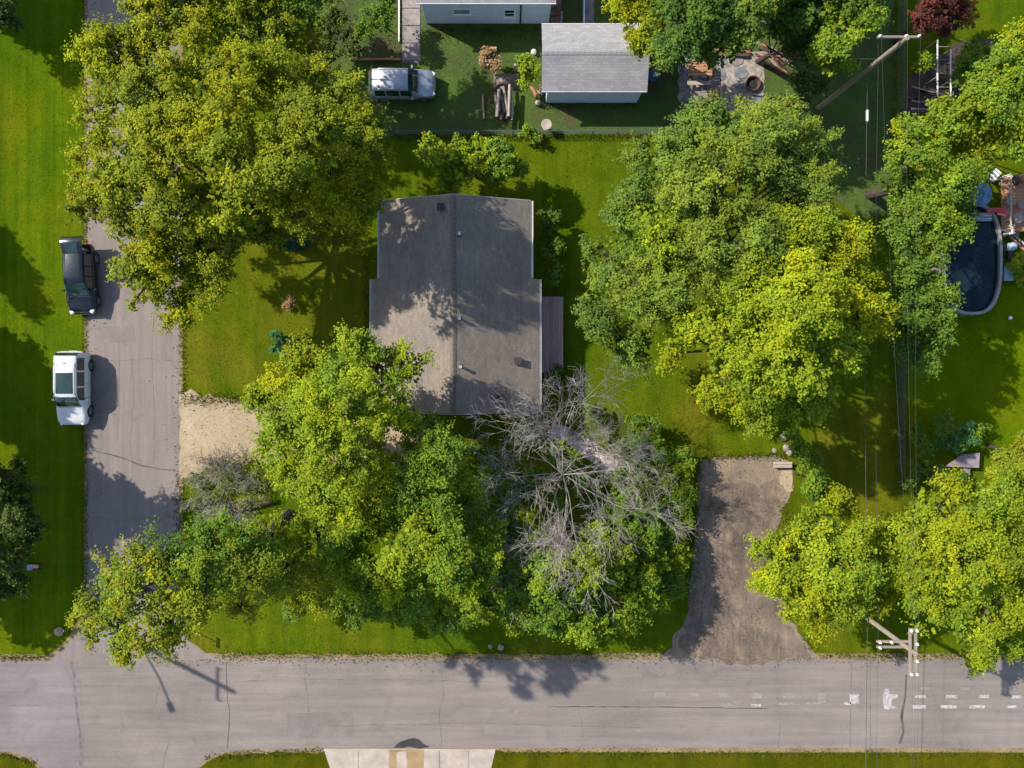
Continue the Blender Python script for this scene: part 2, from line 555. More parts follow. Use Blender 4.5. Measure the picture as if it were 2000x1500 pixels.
side_pts = [(172, -BIG), (350, -BIG), (350, 1215), (362, 1246), (392, 1270), (430, 1286), (430, 1300), (100, 1300), (100, 1288), (126, 1266), (152, 1236), (170, 1195)]
side = sheet("side_road", side_pts, 0.018, M['asphalt_side'], 0.02)
main_pts = [(148, 1288), (430, 1286), (900, 1287), (1300, 1287), (BIG, 1285), (BIG, 1464), (970, 1460), (640, 1461), (480, 1463), (430, 1470), (400, 1484), (380, 1508), (380, BIG), (175, BIG), (160, 1500), (158, 1420), (150, 1340)]
main = sheet("main_road", main_pts, 0.022, M['asphalt_main'], 0.02)
west = sheet("main_road_west", [(-BIG, 1290), (152, 1290), (157, 1340), (163, 1420), (166, 1500), (180, BIG), (92, BIG), (86, 1500), (62, 1478), (30, 1467), (-BIG, 1464)], 0.026, M['asphalt_west'], 0.02)


def strip(name, pts, w, z, mat, parent, wob=0.0, seed=1):
    """a thin ribbon on the ground through map points, width w metres"""
    r = np.random.RandomState(seed)
    c = [G(x, y) for x, y in pts]
    fine = []
    for i in range(len(c) - 1):
        m = max(1, int((c[i + 1] - c[i]).length / 0.35))
        for k in range(m):
            fine.append(c[i].lerp(c[i + 1], k / m))
    fine.append(c[-1])
    vs, fs = [], []
    for i, p in enumerate(fine):
        t = (fine[min(i + 1, len(fine) - 1)] - fine[max(0, i - 1)]).normalized()
        nn = Vector((-t.y, t.x, 0))
        p = p + nn * float(r.normal(0, wob))
        ww = w * (0.6 + 0.8 * r.rand()) if wob else w
        vs += [(p.x + nn.x * ww / 2, p.y + nn.y * ww / 2, z), (p.x - nn.x * ww / 2, p.y - nn.y * ww / 2, z)]
    for i in range(len(fine) - 1):
        fs.append((2 * i + 1, 2 * i + 3, 2 * i + 2, 2 * i))
    me = bpy.data.meshes.new(name)
    me.from_pydata(vs, [], fs)
    return link_mesh(name, me, mat, parent)


strip("crack_or_wire_line", [(173, 878), (200, 883), (225, 889), (250, 898), (280, 910), (300, 914), (349, 920)], 0.085, 0.0225, M['tar'], side, 0.025, 2)
strip("crack_or_wire_line", [(258, 900), (256, 960), (262, 1010)], 0.03, 0.0225, M['seam'], side, 0.03, 3)
strip("crack_or_wire_line", [(300, 620), (297, 700), (302, 820), (300, 905)], 0.03, 0.0225, M['seam'], side, 0.02, 4)
strip("crack_or_wire_line", [(232, 640), (234, 760), (230, 860)], 0.03, 0.0225, M['seam'], side, 0.02, 14)
strip("seam", [(140, 1292), (146, 1340), (152, 1390), (157, 1430), (158, 1500), (160, 1560)], 0.16, 0.0305, M['seam'], west, 0.03, 5)
strip("crack_or_wire_line", [(-100, 1376), (40, 1377), (100, 1376)], 0.05, 0.0305, M['seam'], west, 0.01, 6)
strip("crack_or_wire_line", [(442, 1292), (444, 1370), (449, 1385), (446, 1430), (445, 1462)], 0.055, 0.0265, M['tar'], main, 0.02, 7)
strip("crack_or_wire_line", [(1070, 1380), (1200, 1380), (1340, 1381), (1500, 1384)], 0.06, 0.0265, M['tar'], main, 0.008, 8)
strip("crack_or_wire_line", [(1770, 1318), (1768, 1360), (1760, 1400), (1763, 1430), (1757, 1452)], 0.13, 0.0265, M['tar'], main, 0.02, 9)
strip("crack_or_wire_line", [(1700, 1290), (1699, 1380), (1700, 1462)], 0.05, 0.0265, M['seam'], main, 0.008, 10)  # dark line painted for an overhead wire and its shadow, asphalt unbroken here
strip("crack_or_wire_line", [(1663, 1292), (1661, 1400), (1660, 1462)], 0.045, 0.0265, M['seam'], main, 0.008, 11)  # thin dark ribbon standing in for the overhead cable and its shadow
strip("crack_or_wire_line", [(640, 1418), (900, 1412), (1250, 1420)], 0.04, 0.0265, M['seam'], main, 0.03, 12)
strip("crack_or_wire_line", [(480, 1330), (700, 1326), (960, 1332)], 0.04, 0.0265, M['seam'], main, 0.03, 13)
sheet("asphalt_patch", [(768, 1460), (780, 1450), (798, 1444), (818, 1444), (828, 1454), (850, 1460)], 0.027, M['patch'], 0.03, 0.3, None, parent=main)

sheet("asphalt_patch", [(190, 640), (262, 636), (266, 668), (192, 672)], 0.0215, m_asphalt("patch_a", (0.165, 0.142, 0.132)), 0.02, 0.3, None, parent=side)
sheet("asphalt_patch", [(560, 1392), (690, 1390), (692, 1440), (562, 1442)], 0.0245, m_asphalt("patch_b", (0.168, 0.146, 0.134)), 0.02, 0.3, None, parent=main)
sheet("asphalt_patch", [(1250, 1296), (1400, 1294), (1402, 1322), (1252, 1324)], 0.0245, m_asphalt("patch_c", (0.172, 0.148, 0.135)), 0.02, 0.3, None, parent=main)
for i_, pts_ in enumerate(([(860, 1290), (866, 1350), (858, 1400), (864, 1460)], [(1130, 1384), (1140, 1430), (1132, 1462)], [(1520, 1290), (1516, 1340), (1524, 1400), (1520, 1462)], [(320, 1310), (300, 1380), (330, 1440), (318, 1500)], [(600, 1290), (596, 1330), (604, 1390)])):
    strip("crack_or_wire_line", pts_, 0.035, 0.0265, M['seam'], main, 0.03, 30 + i_)
for i_, pts_ in enumerate(([(174, 700), (230, 706), (290, 700), (349, 708)], [(174, 1010), (240, 1016), (349, 1006)], [(258, 700), (262, 780), (254, 860), (258, 898)])):
    strip("crack_or_wire_line", pts_, 0.03, 0.0225, M['seam'], side, 0.03, 40 + i_)

# white road marks (worn dashes and one bold mark)
mk = [(1288, 1356, 20, 8, 1), (1356, 1357, 18, 9, 1), (1414, 1357, 22, 9, 1), (1478, 1358, 20, 12, 1), (1540, 1358, 24, 10, 1), (1606, 1362, 16, 18, 1),
      (1668, 1365, 18, 19, 0), (1420, 1376, 20, 5, 1), (1476, 1377, 20, 5, 0), (1536, 1374, 30, 5, 1), (1440, 1372, 14, 4, 1), (1590, 1373, 30, 4, 1),
      (1655, 1374, 14, 5, 0), (1797, 1360, 22, 6, 0), (1795, 1380, 26, 7, 0), (1858, 1360, 22, 6, 0), (1852, 1380, 32, 6, 0), (1806, 1344, 16, 5, 1),
      (1921, 1360, 20, 6, 0), (1908, 1380, 30, 6, 0), (1976, 1380, 18, 5, 0), (1985, 1361, 20, 6, 0), (1884, 1345, 16, 5, 1), (1960, 1345, 16, 5, 1), (1865, 1369, 22, 3, 1)]
for cx, cy, w, h, worn in mk:
    sheet("road_marking", [(cx - w / 2, cy - h / 2), (cx + w / 2, cy - h / 2), (cx + w / 2, cy + h / 2), (cx - w / 2, cy + h / 2)], 0.028,
          M['worn_paint'] if worn else M['road_paint'], 0.006, 0.3, None, parent=main)
sheet("road_marking", [(1727, 1344), (1735, 1344), (1738, 1355), (1752, 1356), (1753, 1363), (1742, 1365), (1741, 1378), (1752, 1381), (1738, 1386), (1726, 1384), (1723, 1356), (1726, 1355)], 0.029, M['road_paint'], 0.01, 0.2, None, parent=main)

# driveways and paths
sheet("sandy_drive", [(349, 768), (372, 764), (420, 776), (480, 782), (560, 800), (700, 820), (850, 850), (850, 900), (700, 905), (560, 905), (500, 900), (430, 908), (380, 925), (349, 945)], 0.016, M['sand'], 0.10, 0.35)
sheet("crushed_drive_edge", [(1366, 898), (1440, 894), (1510, 890), (1545, 900), (1550, 950), (1530, 985), (1510, 1060), (1510, 1120), (1540, 1200), (1575, 1255), (1600, 1290), (1285, 1290), (1312, 1262), (1338, 1210), (1350, 1140), (1362, 1020)], 0.015, M['drive_pale'], 0.10, 0.35)
sheet("crushed_drive", [(1385, 950), (1430, 940), (1480, 948), (1515, 935), (1528, 960), (1505, 1010), (1490, 1070), (1505, 1150), (1535, 1215), (1572, 1262), (1585, 1284), (1470, 1300), (1400, 1292), (1360, 1284), (1325, 1262), (1346, 1205), (1358, 1130), (1368, 1040)], 0.025, M['drive'], 0.12, 0.3)
apr = sheet("concrete_apron", [(632, 1462), (968, 1463), (950, 1540), (950, 1700), (660, 1700), (655, 1530)], 0.020, M['concrete'], 0.0)
sheet("apron_slab", [(760, 1464), (828, 1464), (828, 1696), (760, 1696)], 0.026, M['concrete_tan'], 0.02, 0.3, None, parent=apr)
sheet("apron_slab", [(775, 1470), (794, 1466), (796, 1520), (788, 1560), (776, 1540)], 0.031, M['concrete'], 0.03, 0.3, None, parent=apr)
strip("slab_joint", [(858, 1466), (858, 1500), (857, 1600)], 0.05, 0.0245, M['seam'], apr, 0.0)
strip("slab_joint", [(700, 1466), (700, 1600)], 0.03, 0.0245, M['seam'], apr, 0.0)
strip("slab_joint", [(915, 1466), (912, 1600)], 0.03, 0.0245, M['seam'], apr, 0.0)
pth = sheet("garden_path", [(1085, 826), (1124, 840), (1209, 898), (1198, 930), (1103, 866), (1068, 852)], 0.016, M['path'], 0.03, 0.3)

# ------------------------------------------------------------------ foliage builders
PAL = {
    'olive': [(0.104, 0.118, 0.008), (0.078, 0.098, 0.010), (0.142, 0.142, 0.007), (0.060, 0.082, 0.012)],
    'lime': [(0.098, 0.132, 0.010), (0.074, 0.112, 0.012), (0.128, 0.152, 0.008), (0.054, 0.090, 0.014)],
    'bright': [(0.104, 0.130, 0.008), (0.082, 0.114, 0.010), (0.134, 0.150, 0.007), (0.060, 0.094, 0.012)],
    'willow': [(0.078, 0.108, 0.017), (0.060, 0.094, 0.019), (0.100, 0.120, 0.014), (0.046, 0.076, 0.019)],
    'green': [(0.060, 0.100, 0.012), (0.046, 0.084, 0.013), (0.088, 0.120, 0.011), (0.036, 0.066, 0.014)],
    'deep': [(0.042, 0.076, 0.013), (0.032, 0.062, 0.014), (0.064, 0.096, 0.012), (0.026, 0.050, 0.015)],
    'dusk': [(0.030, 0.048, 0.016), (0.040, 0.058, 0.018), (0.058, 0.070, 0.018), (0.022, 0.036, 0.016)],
    'red': [(0.065, 0.016, 0.018), (0.045, 0.012, 0.018), (0.085, 0.026, 0.020), (0.032, 0.012, 0.016)],
    'gold': [(0.120, 0.134, 0.006), (0.102, 0.122, 0.007), (0.140, 0.142, 0.006), (0.084, 0.104, 0.009)],
    'rustbush': [(0.15, 0.085, 0.03), (0.11, 0.08, 0.02), (0.16, 0.11, 0.02), (0.10, 0.06, 0.03)],
    'dry': [(0.150, 0.095, 0.062), (0.115, 0.072, 0.050), (0.185, 0.128, 0.085), (0.088, 0.058, 0.044)],
    'sage': [(0.075, 0.088, 0.036), (0.090, 0.090, 0.052), (0.062, 0.082, 0.022), (0.10, 0.092, 0.062)],
    'teal': [(0.030, 0.085, 0.036), (0.040, 0.100, 0.042), (0.026, 0.070, 0.034), (0.050, 0.11, 0.05)],
}


def leaf_mesh(name, C, N, size, colr, mat, parent, aspect=0.42):
    n = len(C)
    r = np.random.RandomState(n % 9973)
    N = N / np.maximum(1e-6, np.linalg.norm(N, axis=1, keepdims=True))
    rnd = r.normal(size=(n, 3))
    T = np.cross(N, rnd)
    T /= np.maximum(1e-6, np.linalg.norm(T, axis=1, keepdims=True))
    B = np.cross(N, T)
    s = size[:, None]
    V = np.empty((n, 4, 3))
    V[:, 0] = C - T * s * 0.55
    V[:, 1] = C + B * s * aspect + N * s * 0.12 + T * s * 0.05
    V[:, 2] = C + T * s * 0.55 - N * s * 0.08
    V[:, 3] = C - B * s * aspect + N * s * 0.12 + T * s * 0.05
    me = bpy.data.meshes.new(name)
    me.vertices.add(4 * n)
    me.vertices.foreach_set("co", V.reshape(-1).astype(np.float32))
    me.loops.add(4 * n)
    me.loops.foreach_set("vertex_index", np.arange(4 * n, dtype=np.int32))
    me.polygons.add(n)
    me.polygons.foreach_set("loop_start", np.arange(0, 4 * n, 4, dtype=np.int32))
    me.update(calc_edges=True)
    at = me.attributes.new("leaf_colour", 'FLOAT_COLOR', 'POINT')
    c4 = np.ones((n, 4, 4), dtype=np.float32)
    c4[:, :, :3] = colr[:, None, :]
    at.data.foreach_set("color", c4.reshape(-1))
    return link_mesh(name, me, mat, parent)


def lobes_world(lobes):
    out = []
    for L in lobes:
        px, py, rp, h = L[:4]
        dens = L[4] if len(L) > 4 else 1.0
        c = P(px, py, h)
        out.append((np.array(c), rp * (H - h) / H / S * 0.97, dens))
    return out


def grow(name, base_px, lobes, pal, label, cat="tree", group=None, seed=1, leaf=0.108, dens=470, clump=(0.34, 0.78), gap=0.12,
         flat=0.62, trunk_r=0.22, accent=None, acc=0.0, bark='bark', sparse_branch=3, droop=0.0, trunk_name="trunk", world_lobes=None, kinds=("crown",)):
    r = np.random.RandomState(seed)
    W = world_lobes if world_lobes is not None else lobes_world(lobes)
    base = np.array(G(*base_px))
    root = empty(name, tuple(base))
    tag(root, label, cat, group)
    cols = np.array(PAL[pal])
    acol = np.array(PAL[accent]) if accent else cols
    allC, allN, allS, allK = [], [], [], []
    tips = []
    for (c, R, d) in W:
        ltone = r.randint(0, len(cols))
        lacc = r.rand() < acc
        rz = R * flat
        mean_cl = 0.5 * (clump[0] + clump[1])
        ncl = max(4, int(4.0 * d * (R / mean_cl) ** 2))
        nf = int(100 * R * R * d)
        if nf > 3:
            fv = r.normal(size=(nf, 3))
            fv /= np.linalg.norm(fv, axis=1, keepdims=True)
            fv *= r.uniform(0.15, 0.84, size=(nf, 1)) ** 0.55
            fv[:, 2] = fv[:, 2] * 0.75 - 0.08
            allC.append(c + fv * np.array((R, R, rz)))
            allN.append(np.array((-0.1, 0.05, 0.9)) + 0.6 * r.normal(size=(nf, 3)))
            allS.append(leaf * 2.3 * r.uniform(0.7, 1.3, size=nf))
            fk = (acol if lacc else cols)[r.randint(0, len(cols), nf)]
            allK.append(np.clip(np.array((1.85, 1.9, 1.5)) * fk * r.uniform(0.75, 1.1, size=(nf, 1)), 0.002, 0.6))
        nsub = max(3, int(3 + 2.6 * R))
        subs = []
        for k in range(nsub):
            v = r.normal(size=3)
            v /= np.linalg.norm(v)
            v[2] = abs(v[2]) * 1.1 - 0.15
            v /= np.linalg.norm(v)
            subs.append((v, r.uniform(0.26, 0.48), r.rand(), r.rand()))
        for _ in range(ncl):
            if r.rand() < gap:
                continue
            sub_tone = None
            if r.rand() < 0.84:
                sv, sr, st, sg = subs[r.randint(0, nsub)]
                w = r.normal(size=3)
                w /= np.linalg.norm(w)
                if w[2] < -0.2:
                    w[2] = -w[2]
                vv = sv * 0.74 + w * sr * r.uniform(0.35, 1.0)
                sub_tone = (st, sg)
                v = vv / max(1e-6, np.linalg.norm(vv))
                cc = c + vv * np.array((R, R, rz)) * 1.04
                v = 0.5 * v + 0.5 * w
            else:
                v = r.normal(size=3)
                v /= np.linalg.norm(v)
                if v[2] < -0.35:
                    v[2] = -v[2]
                cc = c + v * np.array((R, R, rz)) * (r.uniform(0.3, 0.92) ** 0.75)
            inside = False
            for (c2, R2, d2) in W:
                if c2 is c:
                    continue
                q = (cc - c2) / np.array((R2, R2, R2 * flat))
                if (q ** 2).sum() < 0.26 and r.rand() < 0.85:
                    inside = True
                    break
            if inside:
                continue
            rc = r.uniform(*clump)
            if cc[2] < rc * 0.8:
                cc[2] = rc * 0.8
            nl = max(6, int(dens * rc * rc * 1.25 * (1 if v[2] > 0 else 0.6)))
            out = np.array((v[0], v[1], max(v[2], 0.1)))
            ntw = max(3, int(5 + 7 * rc))
            tdir = out * 0.75 + r.normal(size=(ntw, 3)) * 0.75
            tdir[:, 2] = tdir[:, 2] * 0.75 + 0.12
            tdir /= np.maximum(1e-6, np.linalg.norm(tdir, axis=1, keepdims=True))
            tlen = rc * r.uniform(0.7, 1.55, size=ntw)
            wi = r.randint(0, ntw, nl)
            tt = r.rand(nl, 1) ** 0.8
            u = tdir[wi] * tt * tlen[wi][:, None] / rc
            pos = cc + u * rc - np.array((0, 0, 0.16)) * rc * tt ** 2 + r.normal(size=(nl, 3)) * (0.045 + 0.11 * rc * (1 - 0.55 * tt))
            if droop > 0:
                hd = np.array((v[0], v[1], 0.0))
                dt = tt ** 1.3 * r.uniform(0.3, 1.0, size=(ntw, 1))[wi]
                pos = pos + hd * dt * droop * R * 0.6 - np.array((0, 0, 1.0)) * dt ** 2 * droop * R * 0.5
            nrm = 0.4 * out + np.array((-0.25, 0.12, 0.9)) + 0.5 * r.normal(size=(nl, 3)) + 0.3 * u
            twt = r.uniform(0.84, 1.16, size=(ntw, 1))[wi]
            pick = (cols if not (lacc and r.rand() < 0.85) else acol)
            tone = pick[ltone] * 0.45 + pick[r.randint(0, len(pick))] * 0.55
            tone = tone * r.uniform(0.88, 1.12)
            if sub_tone is not None:
                tone = tone * 0.6 + 0.4 * pick[int(sub_tone[0] * 3.99)]
                tone = tone * (0.85 + 0.32 * sub_tone[1])
            lc = np.array((2.1, 2.08, 1.55)) * tone[None, :] * twt * r.uniform(0.82, 1.18, size=(nl, 1)) * (1 + r.normal(0, 0.07, size=(nl, 3)))
            allC.append(pos)
            allN.append(nrm)
            allS.append(1.14 * leaf * r.uniform(0.5, 1.5, size=nl) * (1.12 - 0.4 * tt[:, 0]))
            allK.append(np.clip(lc, 0.002, 0.6))
            if r.rand() < sparse_branch / max(3.0, ncl * 0.25):
                tips.append((c, cc))
    C = np.concatenate(allC) - base
    keep = C[:, 2] > 0.03
    leaf_mesh("crown" if cat in ("tree", "sapling") else "foliage", C[keep], np.concatenate(allN)[keep], np.concatenate(allS)[keep], np.concatenate(allK)[keep], M['leaf'], root)
    # trunk and limbs
    mb = MB()
    hs = [w[0][2] for w in W]
    cen = np.mean([w[0] for w in W], axis=0) - base
    fork = np.array((cen[0] * 0.22, cen[1] * 0.22, max(0.25, 0.38 * np.mean(hs))))
    b0 = np.array((0, 0, -0.05))
    mb.tube([b0, b0 * 0.5 + fork * 0.5 + r.normal(0, 0.08, 3) * trunk_r * 3, fork], [trunk_r * 1.25, trunk_r, trunk_r * 0.85], 8)
    for (c, R, d) in W:
        e = c - base
        e = e - np.array((0, 0, R * flat * 0.25))
        m = fork * 0.45 + e * 0.55 + np.array((r.normal(0, .25), r.normal(0, .25), 0.12 * R))
        rr = trunk_r * r.uniform(0.15, 0.24)
        mb.tube([fork, m, e], [rr * 1.3, rr, rr * 0.55], 6, False)
    for c, cc in tips:
        a = c - base
        a = a - np.array((0, 0, 0.2))
        e = cc - base
        m = (a + e) / 2 + r.normal(0, 0.12, 3)
        mb.tube([a, m, e], [trunk_r * 0.17, trunk_r * 0.11, trunk_r * 0.05], 5, False)
    mb.build(trunk_name, M[bark], root, smooth=True)
    return root


# ------------------------------------------------------------------ trees
grow("tree", (545, 462), [
    (235, 125, 70, 9, 1.0), (330, 185, 85, 11, .9), (200, 225, 50, 8, .9), (255, 325, 80, 9, .9), (180, 405, 40, 7.5, .9), (330, 300, 85, 12, 1.0), (430, 225, 100, 12.5),
    (560, 160, 75, 10), (650, 180, 70, 9), (690, 265, 70, 8.5), (600, 280, 85, 12), (480, 345, 95, 13), (350, 400, 75, 10, 1.0), (265, 465, 45, 8, .9),
    (290, 550, 50, 7, .9), (350, 598, 40, 6.5, .9), (400, 515, 55, 7.5, 1.0), (640, 365, 80, 9.5), (575, 400, 50, 9, 1.0), (695, 380, 45, 7.5), (165, 300, 28, 7.5, .9),
    (410, 110, 75, 10, .9), (150, 350, 22, 7, .9), (480, 150, 70, 11), (520, 440, 48, 6, .9), (630, 440, 42, 6, .9), (440, 440, 48, 7.5, 1.0), (680, 460, 30, 5.5, .9), (745, 300, 26, 7), (228, 395, 52, 8.5, 1.0), (310, 468, 58, 8.5, 1.0), (420, 470, 52, 8), (250, 535, 36, 7.5, .9), (385, 575, 40, 7, 1.0), (322, 515, 48, 7.5, 1.0), (205, 170, 42, 8, .9), (290, 240, 60, 10, 1.0), (480, 430, 50, 8), (300, 100, 60, 9, 1.0), (540, 340, 60, 9), (440, 380, 60, 9)],
    'olive', "huge olive-yellow tree spreading over the side road by the house", seed=11, gap=0.17, trunk_r=0.42, accent='gold', acc=0.28, leaf=.102, dens=540)
grow("tree", (470, 110), [(300, 45, 55, 8, .8), (390, 15, 70, 9), (480, 60, 65, 8), (560, 35, 70, 8, .9), (610, 85, 35, 6, .7), (330, -40, 80, 9), (470, -50, 90, 9), (600, -40, 70, 8)],
     'green', "dark olive tree beside the upper end of the side road", seed=12, gap=0.25, accent='olive', acc=0.6, trunk_r=0.28)
grow("tree", (930, 345), [(850, 298, 36, 3.2), (900, 322, 40, 3.5), (932, 296, 22, 3.3), (985, 308, 40, 3.6), (880, 345, 30, 2.6), (960, 340, 24, 2.6, .6), (1010, 330, 20, 3)],
     'lime', "small leafy fruit tree behind the gable of the brown roof", seed=13, clump=(0.2, 0.42), gap=0.15, trunk_r=0.1, leaf=0.12, accent='green', acc=.4)
grow("tree", (1360, 480), [
    (1480, 280, 95, 10), (1380, 265, 65, 9), (1560, 325, 75, 9), (1290, 325, 75, 9), (1400, 360, 105, 11.5), (1235, 415, 65, 9), (1290, 450, 75, 10.5), (1195, 500, 55, 8.5),
    (1240, 560, 75, 9.5), (1170, 605, 50, 7.5), (1205, 665, 45, 6.5), (1325, 540, 85, 10), (1430, 470, 85, 11.5), (1540, 430, 75, 9.5), (1600, 285, 30, 7.5),
    (1245, 690, 35, 6), (1590, 385, 40, 8.5), (1450, 235, 35, 8), (1530, 245, 35, 8)],
    'willow', "very broad soft green tree on the lawn east of the house", seed=14, gap=0.12, trunk_r=0.4, accent='lime', acc=0.12, leaf=0.094, dens=560)
grow("tree", (1440, 680), [
    (1560, 480, 70, 11), (1640, 500, 62, 10), (1480, 560, 65, 11.5), (1580, 590, 95, 13), (1665, 605, 55, 10), (1400, 640, 62, 10), (1335, 648, 42, 9), (1450, 700, 85, 11.5),
    (1560, 705, 92, 11.5), (1650, 690, 45, 8.5), (1480, 785, 52, 8.5), (1565, 785, 45, 8.5), (1395, 755, 36, 8.5), (1695, 560, 25, 9), (1520, 450, 40, 10), (1310, 690, 22, 8)],
    'bright', "bright yellow-green maple-like tree leaning over its broad neighbour", seed=15, gap=0.13, trunk_r=0.36, accent='gold', acc=0.2, leaf=0.11, dens=500)
grow("tree", (1700, 380), [(1790, 290, 50, 8.5), (1750, 365, 34, 6.5), (1830, 375, 62, 8.5), (1880, 345, 36, 7.5), (1775, 440, 48, 8.5), (1830, 455, 45, 8), (1870, 420, 34, 7)],
     'green', "mid green tree above the dark pool's near side", seed=16, gap=0.12, trunk_r=0.25, accent='lime', acc=0.35)
grow("tree", (1690, 590), [(1790, 540, 58, 8), (1825, 590, 42, 7.5), (1775, 600, 46, 7.5), (1795, 675, 50, 6.5), (1760, 660, 34, 5), (1765, 520, 32, 6), (1835, 640, 25, 6)],
     'deep', "dark green tree between the yellow-green tree and the pool", seed=17, gap=0.15, trunk_r=0.22, accent='green', acc=0.5)
grow("tree", (1830, 260), [(1800, 268, 45, 6), (1860, 230, 55, 7), (1930, 200, 62, 8), (1985, 150, 55, 8), (1960, 270, 52, 7), (1900, 290, 40, 6), (1990, 90, 30, 7), (2040, 220, 70, 8)],
     'lime', "spreading light green tree north of the pool deck", seed=18, gap=0.12, trunk_r=0.25, accent='gold', acc=.25)
grow("tree", (1300, 120), [(1330, 50, 75, 9.5), (1400, 85, 52, 8.5), (1305, 105, 40, 7.5), (1450, 30, 75, 9), (1390, 10, 60, 10), (1350, -50, 90, 9), (1480, -40, 70, 8)],
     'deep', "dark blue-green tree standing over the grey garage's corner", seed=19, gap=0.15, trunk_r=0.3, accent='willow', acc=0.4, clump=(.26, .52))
grow("tree", (1215, 85), [(1250, 50, 42, 7), (1215, 20, 28, 6.5), (1266, 88, 26, 6.5), (1240, -20, 50, 7)],
     'gold', "small golden-yellow tree overhanging the grey garage roof", seed=20, gap=0.12, trunk_r=0.14, clump=(.22, .45), accent='lime', acc=.4)
grow("tree", (1555, 110), [(1640, 60, 55, 7.5), (1625, 115, 40, 6.5), (1680, 30, 45, 7.5), (1660, -30, 60, 8), (1600, 20, 40, 6)],
     'lime', "yellow-green tree just west of the cross-arm power pole", seed=21, gap=0.22, trunk_r=0.2, accent='green', acc=0.5, clump=(.24, .5))
grow("tree", (1480, 120), [(1555, 35, 45, 6), (1545, 90, 35, 5, .8), (1590, 110, 35, 5, .8), (1575, 160, 30, 4, .7), (1520, 10, 40, 6), (1600, 170, 25, 4, .6)],
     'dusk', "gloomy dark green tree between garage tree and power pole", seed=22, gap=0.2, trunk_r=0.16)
grow("tree", (1745, 80), [(1825, 15, 40, 5), (1800, 38, 24, 4.2), (1850, 48, 24, 4.2), (1835, -30, 45, 5), (1865, 20, 20, 4)],
     'red', "dark red-leaved ornamental tree by the top edge of the photo", seed=23, gap=0.1, trunk_r=0.12, clump=(.2, .42))
grow("shrub", (1840, 65), [(1895, 15, 24, 3.2), (1900, 40, 15, 2.5), (1880, -15, 25, 3)], 'rustbush', "small orange-tinged shrub beside the dark red tree", "shrub", seed=24, gap=0.1, trunk_r=0.06, clump=(.16, .3), trunk_name="stem")
# south of the house
grow("tree", (690, 850), [
    (600, 745, 62, 9), (680, 705, 55, 9.5), (740, 715, 55, 9), (800, 715, 38, 8.5), (555, 800, 42, 7.5), (660, 800, 85, 11.5), (760, 795, 62, 9.5), (590, 880, 52, 8),
    (660, 890, 75, 11), (720, 895, 52, 9.5), (568, 950, 36, 7.5), (640, 980, 62, 9.5), (700, 975, 36, 8), (620, 1055, 52, 8), (655, 1095, 30, 7), (530, 860, 28, 6.5, .7), (520, 770, 28, 7, .8), (745, 960, 40, 6.5), (700, 1050, 42, 6.5), (735, 1010, 36, 6), (505, 790, 20, 6.5), (572, 838, 50, 8.5), (615, 805, 52, 9.5), (640, 750, 50, 9.5), (555, 900, 36, 7.5), (700, 760, 50, 9.5)],
    'lime', "tall bright yellow-green tree covering the sandy drive and a roof corner", seed=31, gap=0.14, trunk_r=0.38, accent='gold', acc=0.22, leaf=0.095, dens=520)
grow("tree", (870, 890), [(850, 885, 56, 9.5), (882, 935, 40, 7.5), (840, 955, 54, 9), (805, 915, 40, 9.5), (860, 850, 34, 8.5), (785, 965, 44, 9), (895, 970, 28, 6), (810, 860, 30, 8.5)],
     'willow', "rounded green tree at the house's south wall beside the bare tree", seed=32, gap=0.08, trunk_r=0.16, accent='lime', acc=.4, leaf=.095, dens=620)
grow("tree", (880, 1010), [
    (850, 1030, 48, 9), (800, 1080, 62, 9.5), (755, 1115, 46, 8), (880, 1090, 62, 9.5), (930, 1125, 52, 8.5), (955, 1050, 42, 7), (820, 1165, 40, 7), (900, 1175, 40, 7),
    (745, 1155, 36, 6.5), (955, 1180, 40, 6), (830, 1010, 30, 8.5), (780, 1200, 30, 5.5), (780, 1020, 44, 6.5), (915, 1005, 42, 6), (990, 1120, 44, 6), (705, 1125, 44, 6.5), (995, 1195, 34, 5), (870, 1208, 34, 5.5)],
    'green', "large green tree with a golden patch above the grass verge", seed=33, gap=0.12, trunk_r=0.3, accent='lime', acc=0.55)
grow("sapling", (842, 985), [(838, 1012, 27, 8.6), (862, 998, 20, 8.4), (820, 1030, 16, 8.4)], 'gold', "golden-leaved crown tip rising out of the large green tree", "sapling", seed=34, gap=0.05, trunk_r=0.06, clump=(.18, .35))
grow("tree", (1110, 1060), [
    (1060, 1115, 45, 7.5), (1130, 1115, 52, 6.5), (1200, 1105, 50, 5), (1062, 1175, 42, 6.5), (1130, 1195, 42, 6), (1190, 1175, 45, 4.6), (1240, 1125, 42, 4), (1180, 1236, 22, 5),
    (1155, 1215, 26, 5.5), (1285, 1095, 34, 3), (1035, 1190, 28, 5.5), (1100, 1160, 40, 6.5), (1015, 1145, 40, 6), (1235, 1180, 38, 3.5), (1280, 1155, 32, 2.6), (1095, 1222, 30, 5), (1050, 1080, 36, 5.5), (1150, 1065, 36, 5)],
    'green', "green tree with drooping lobes south of the bare grey tree", seed=35, gap=0.1, trunk_r=0.24, accent='lime', acc=0.6)
grow("shrub", (1310, 1000), [(1330, 900, 28, 1.6), (1340, 960, 26, 1.6), (1322, 1010, 30, 1.7), (1328, 1080, 32, 1.7), (1300, 1135, 34, 1.8), (1275, 880, 32, 1.8), (1330, 1140, 22, 1.4), (1300, 950, 34, 1.8), (1290, 1050, 36, 2)],
     'green', "tall green shrub row along the crushed stone driveway's west edge", "shrub", seed=36, gap=0.12, trunk_r=0.1, accent='lime', acc=.3, clump=(.22, .45), trunk_name="stem")
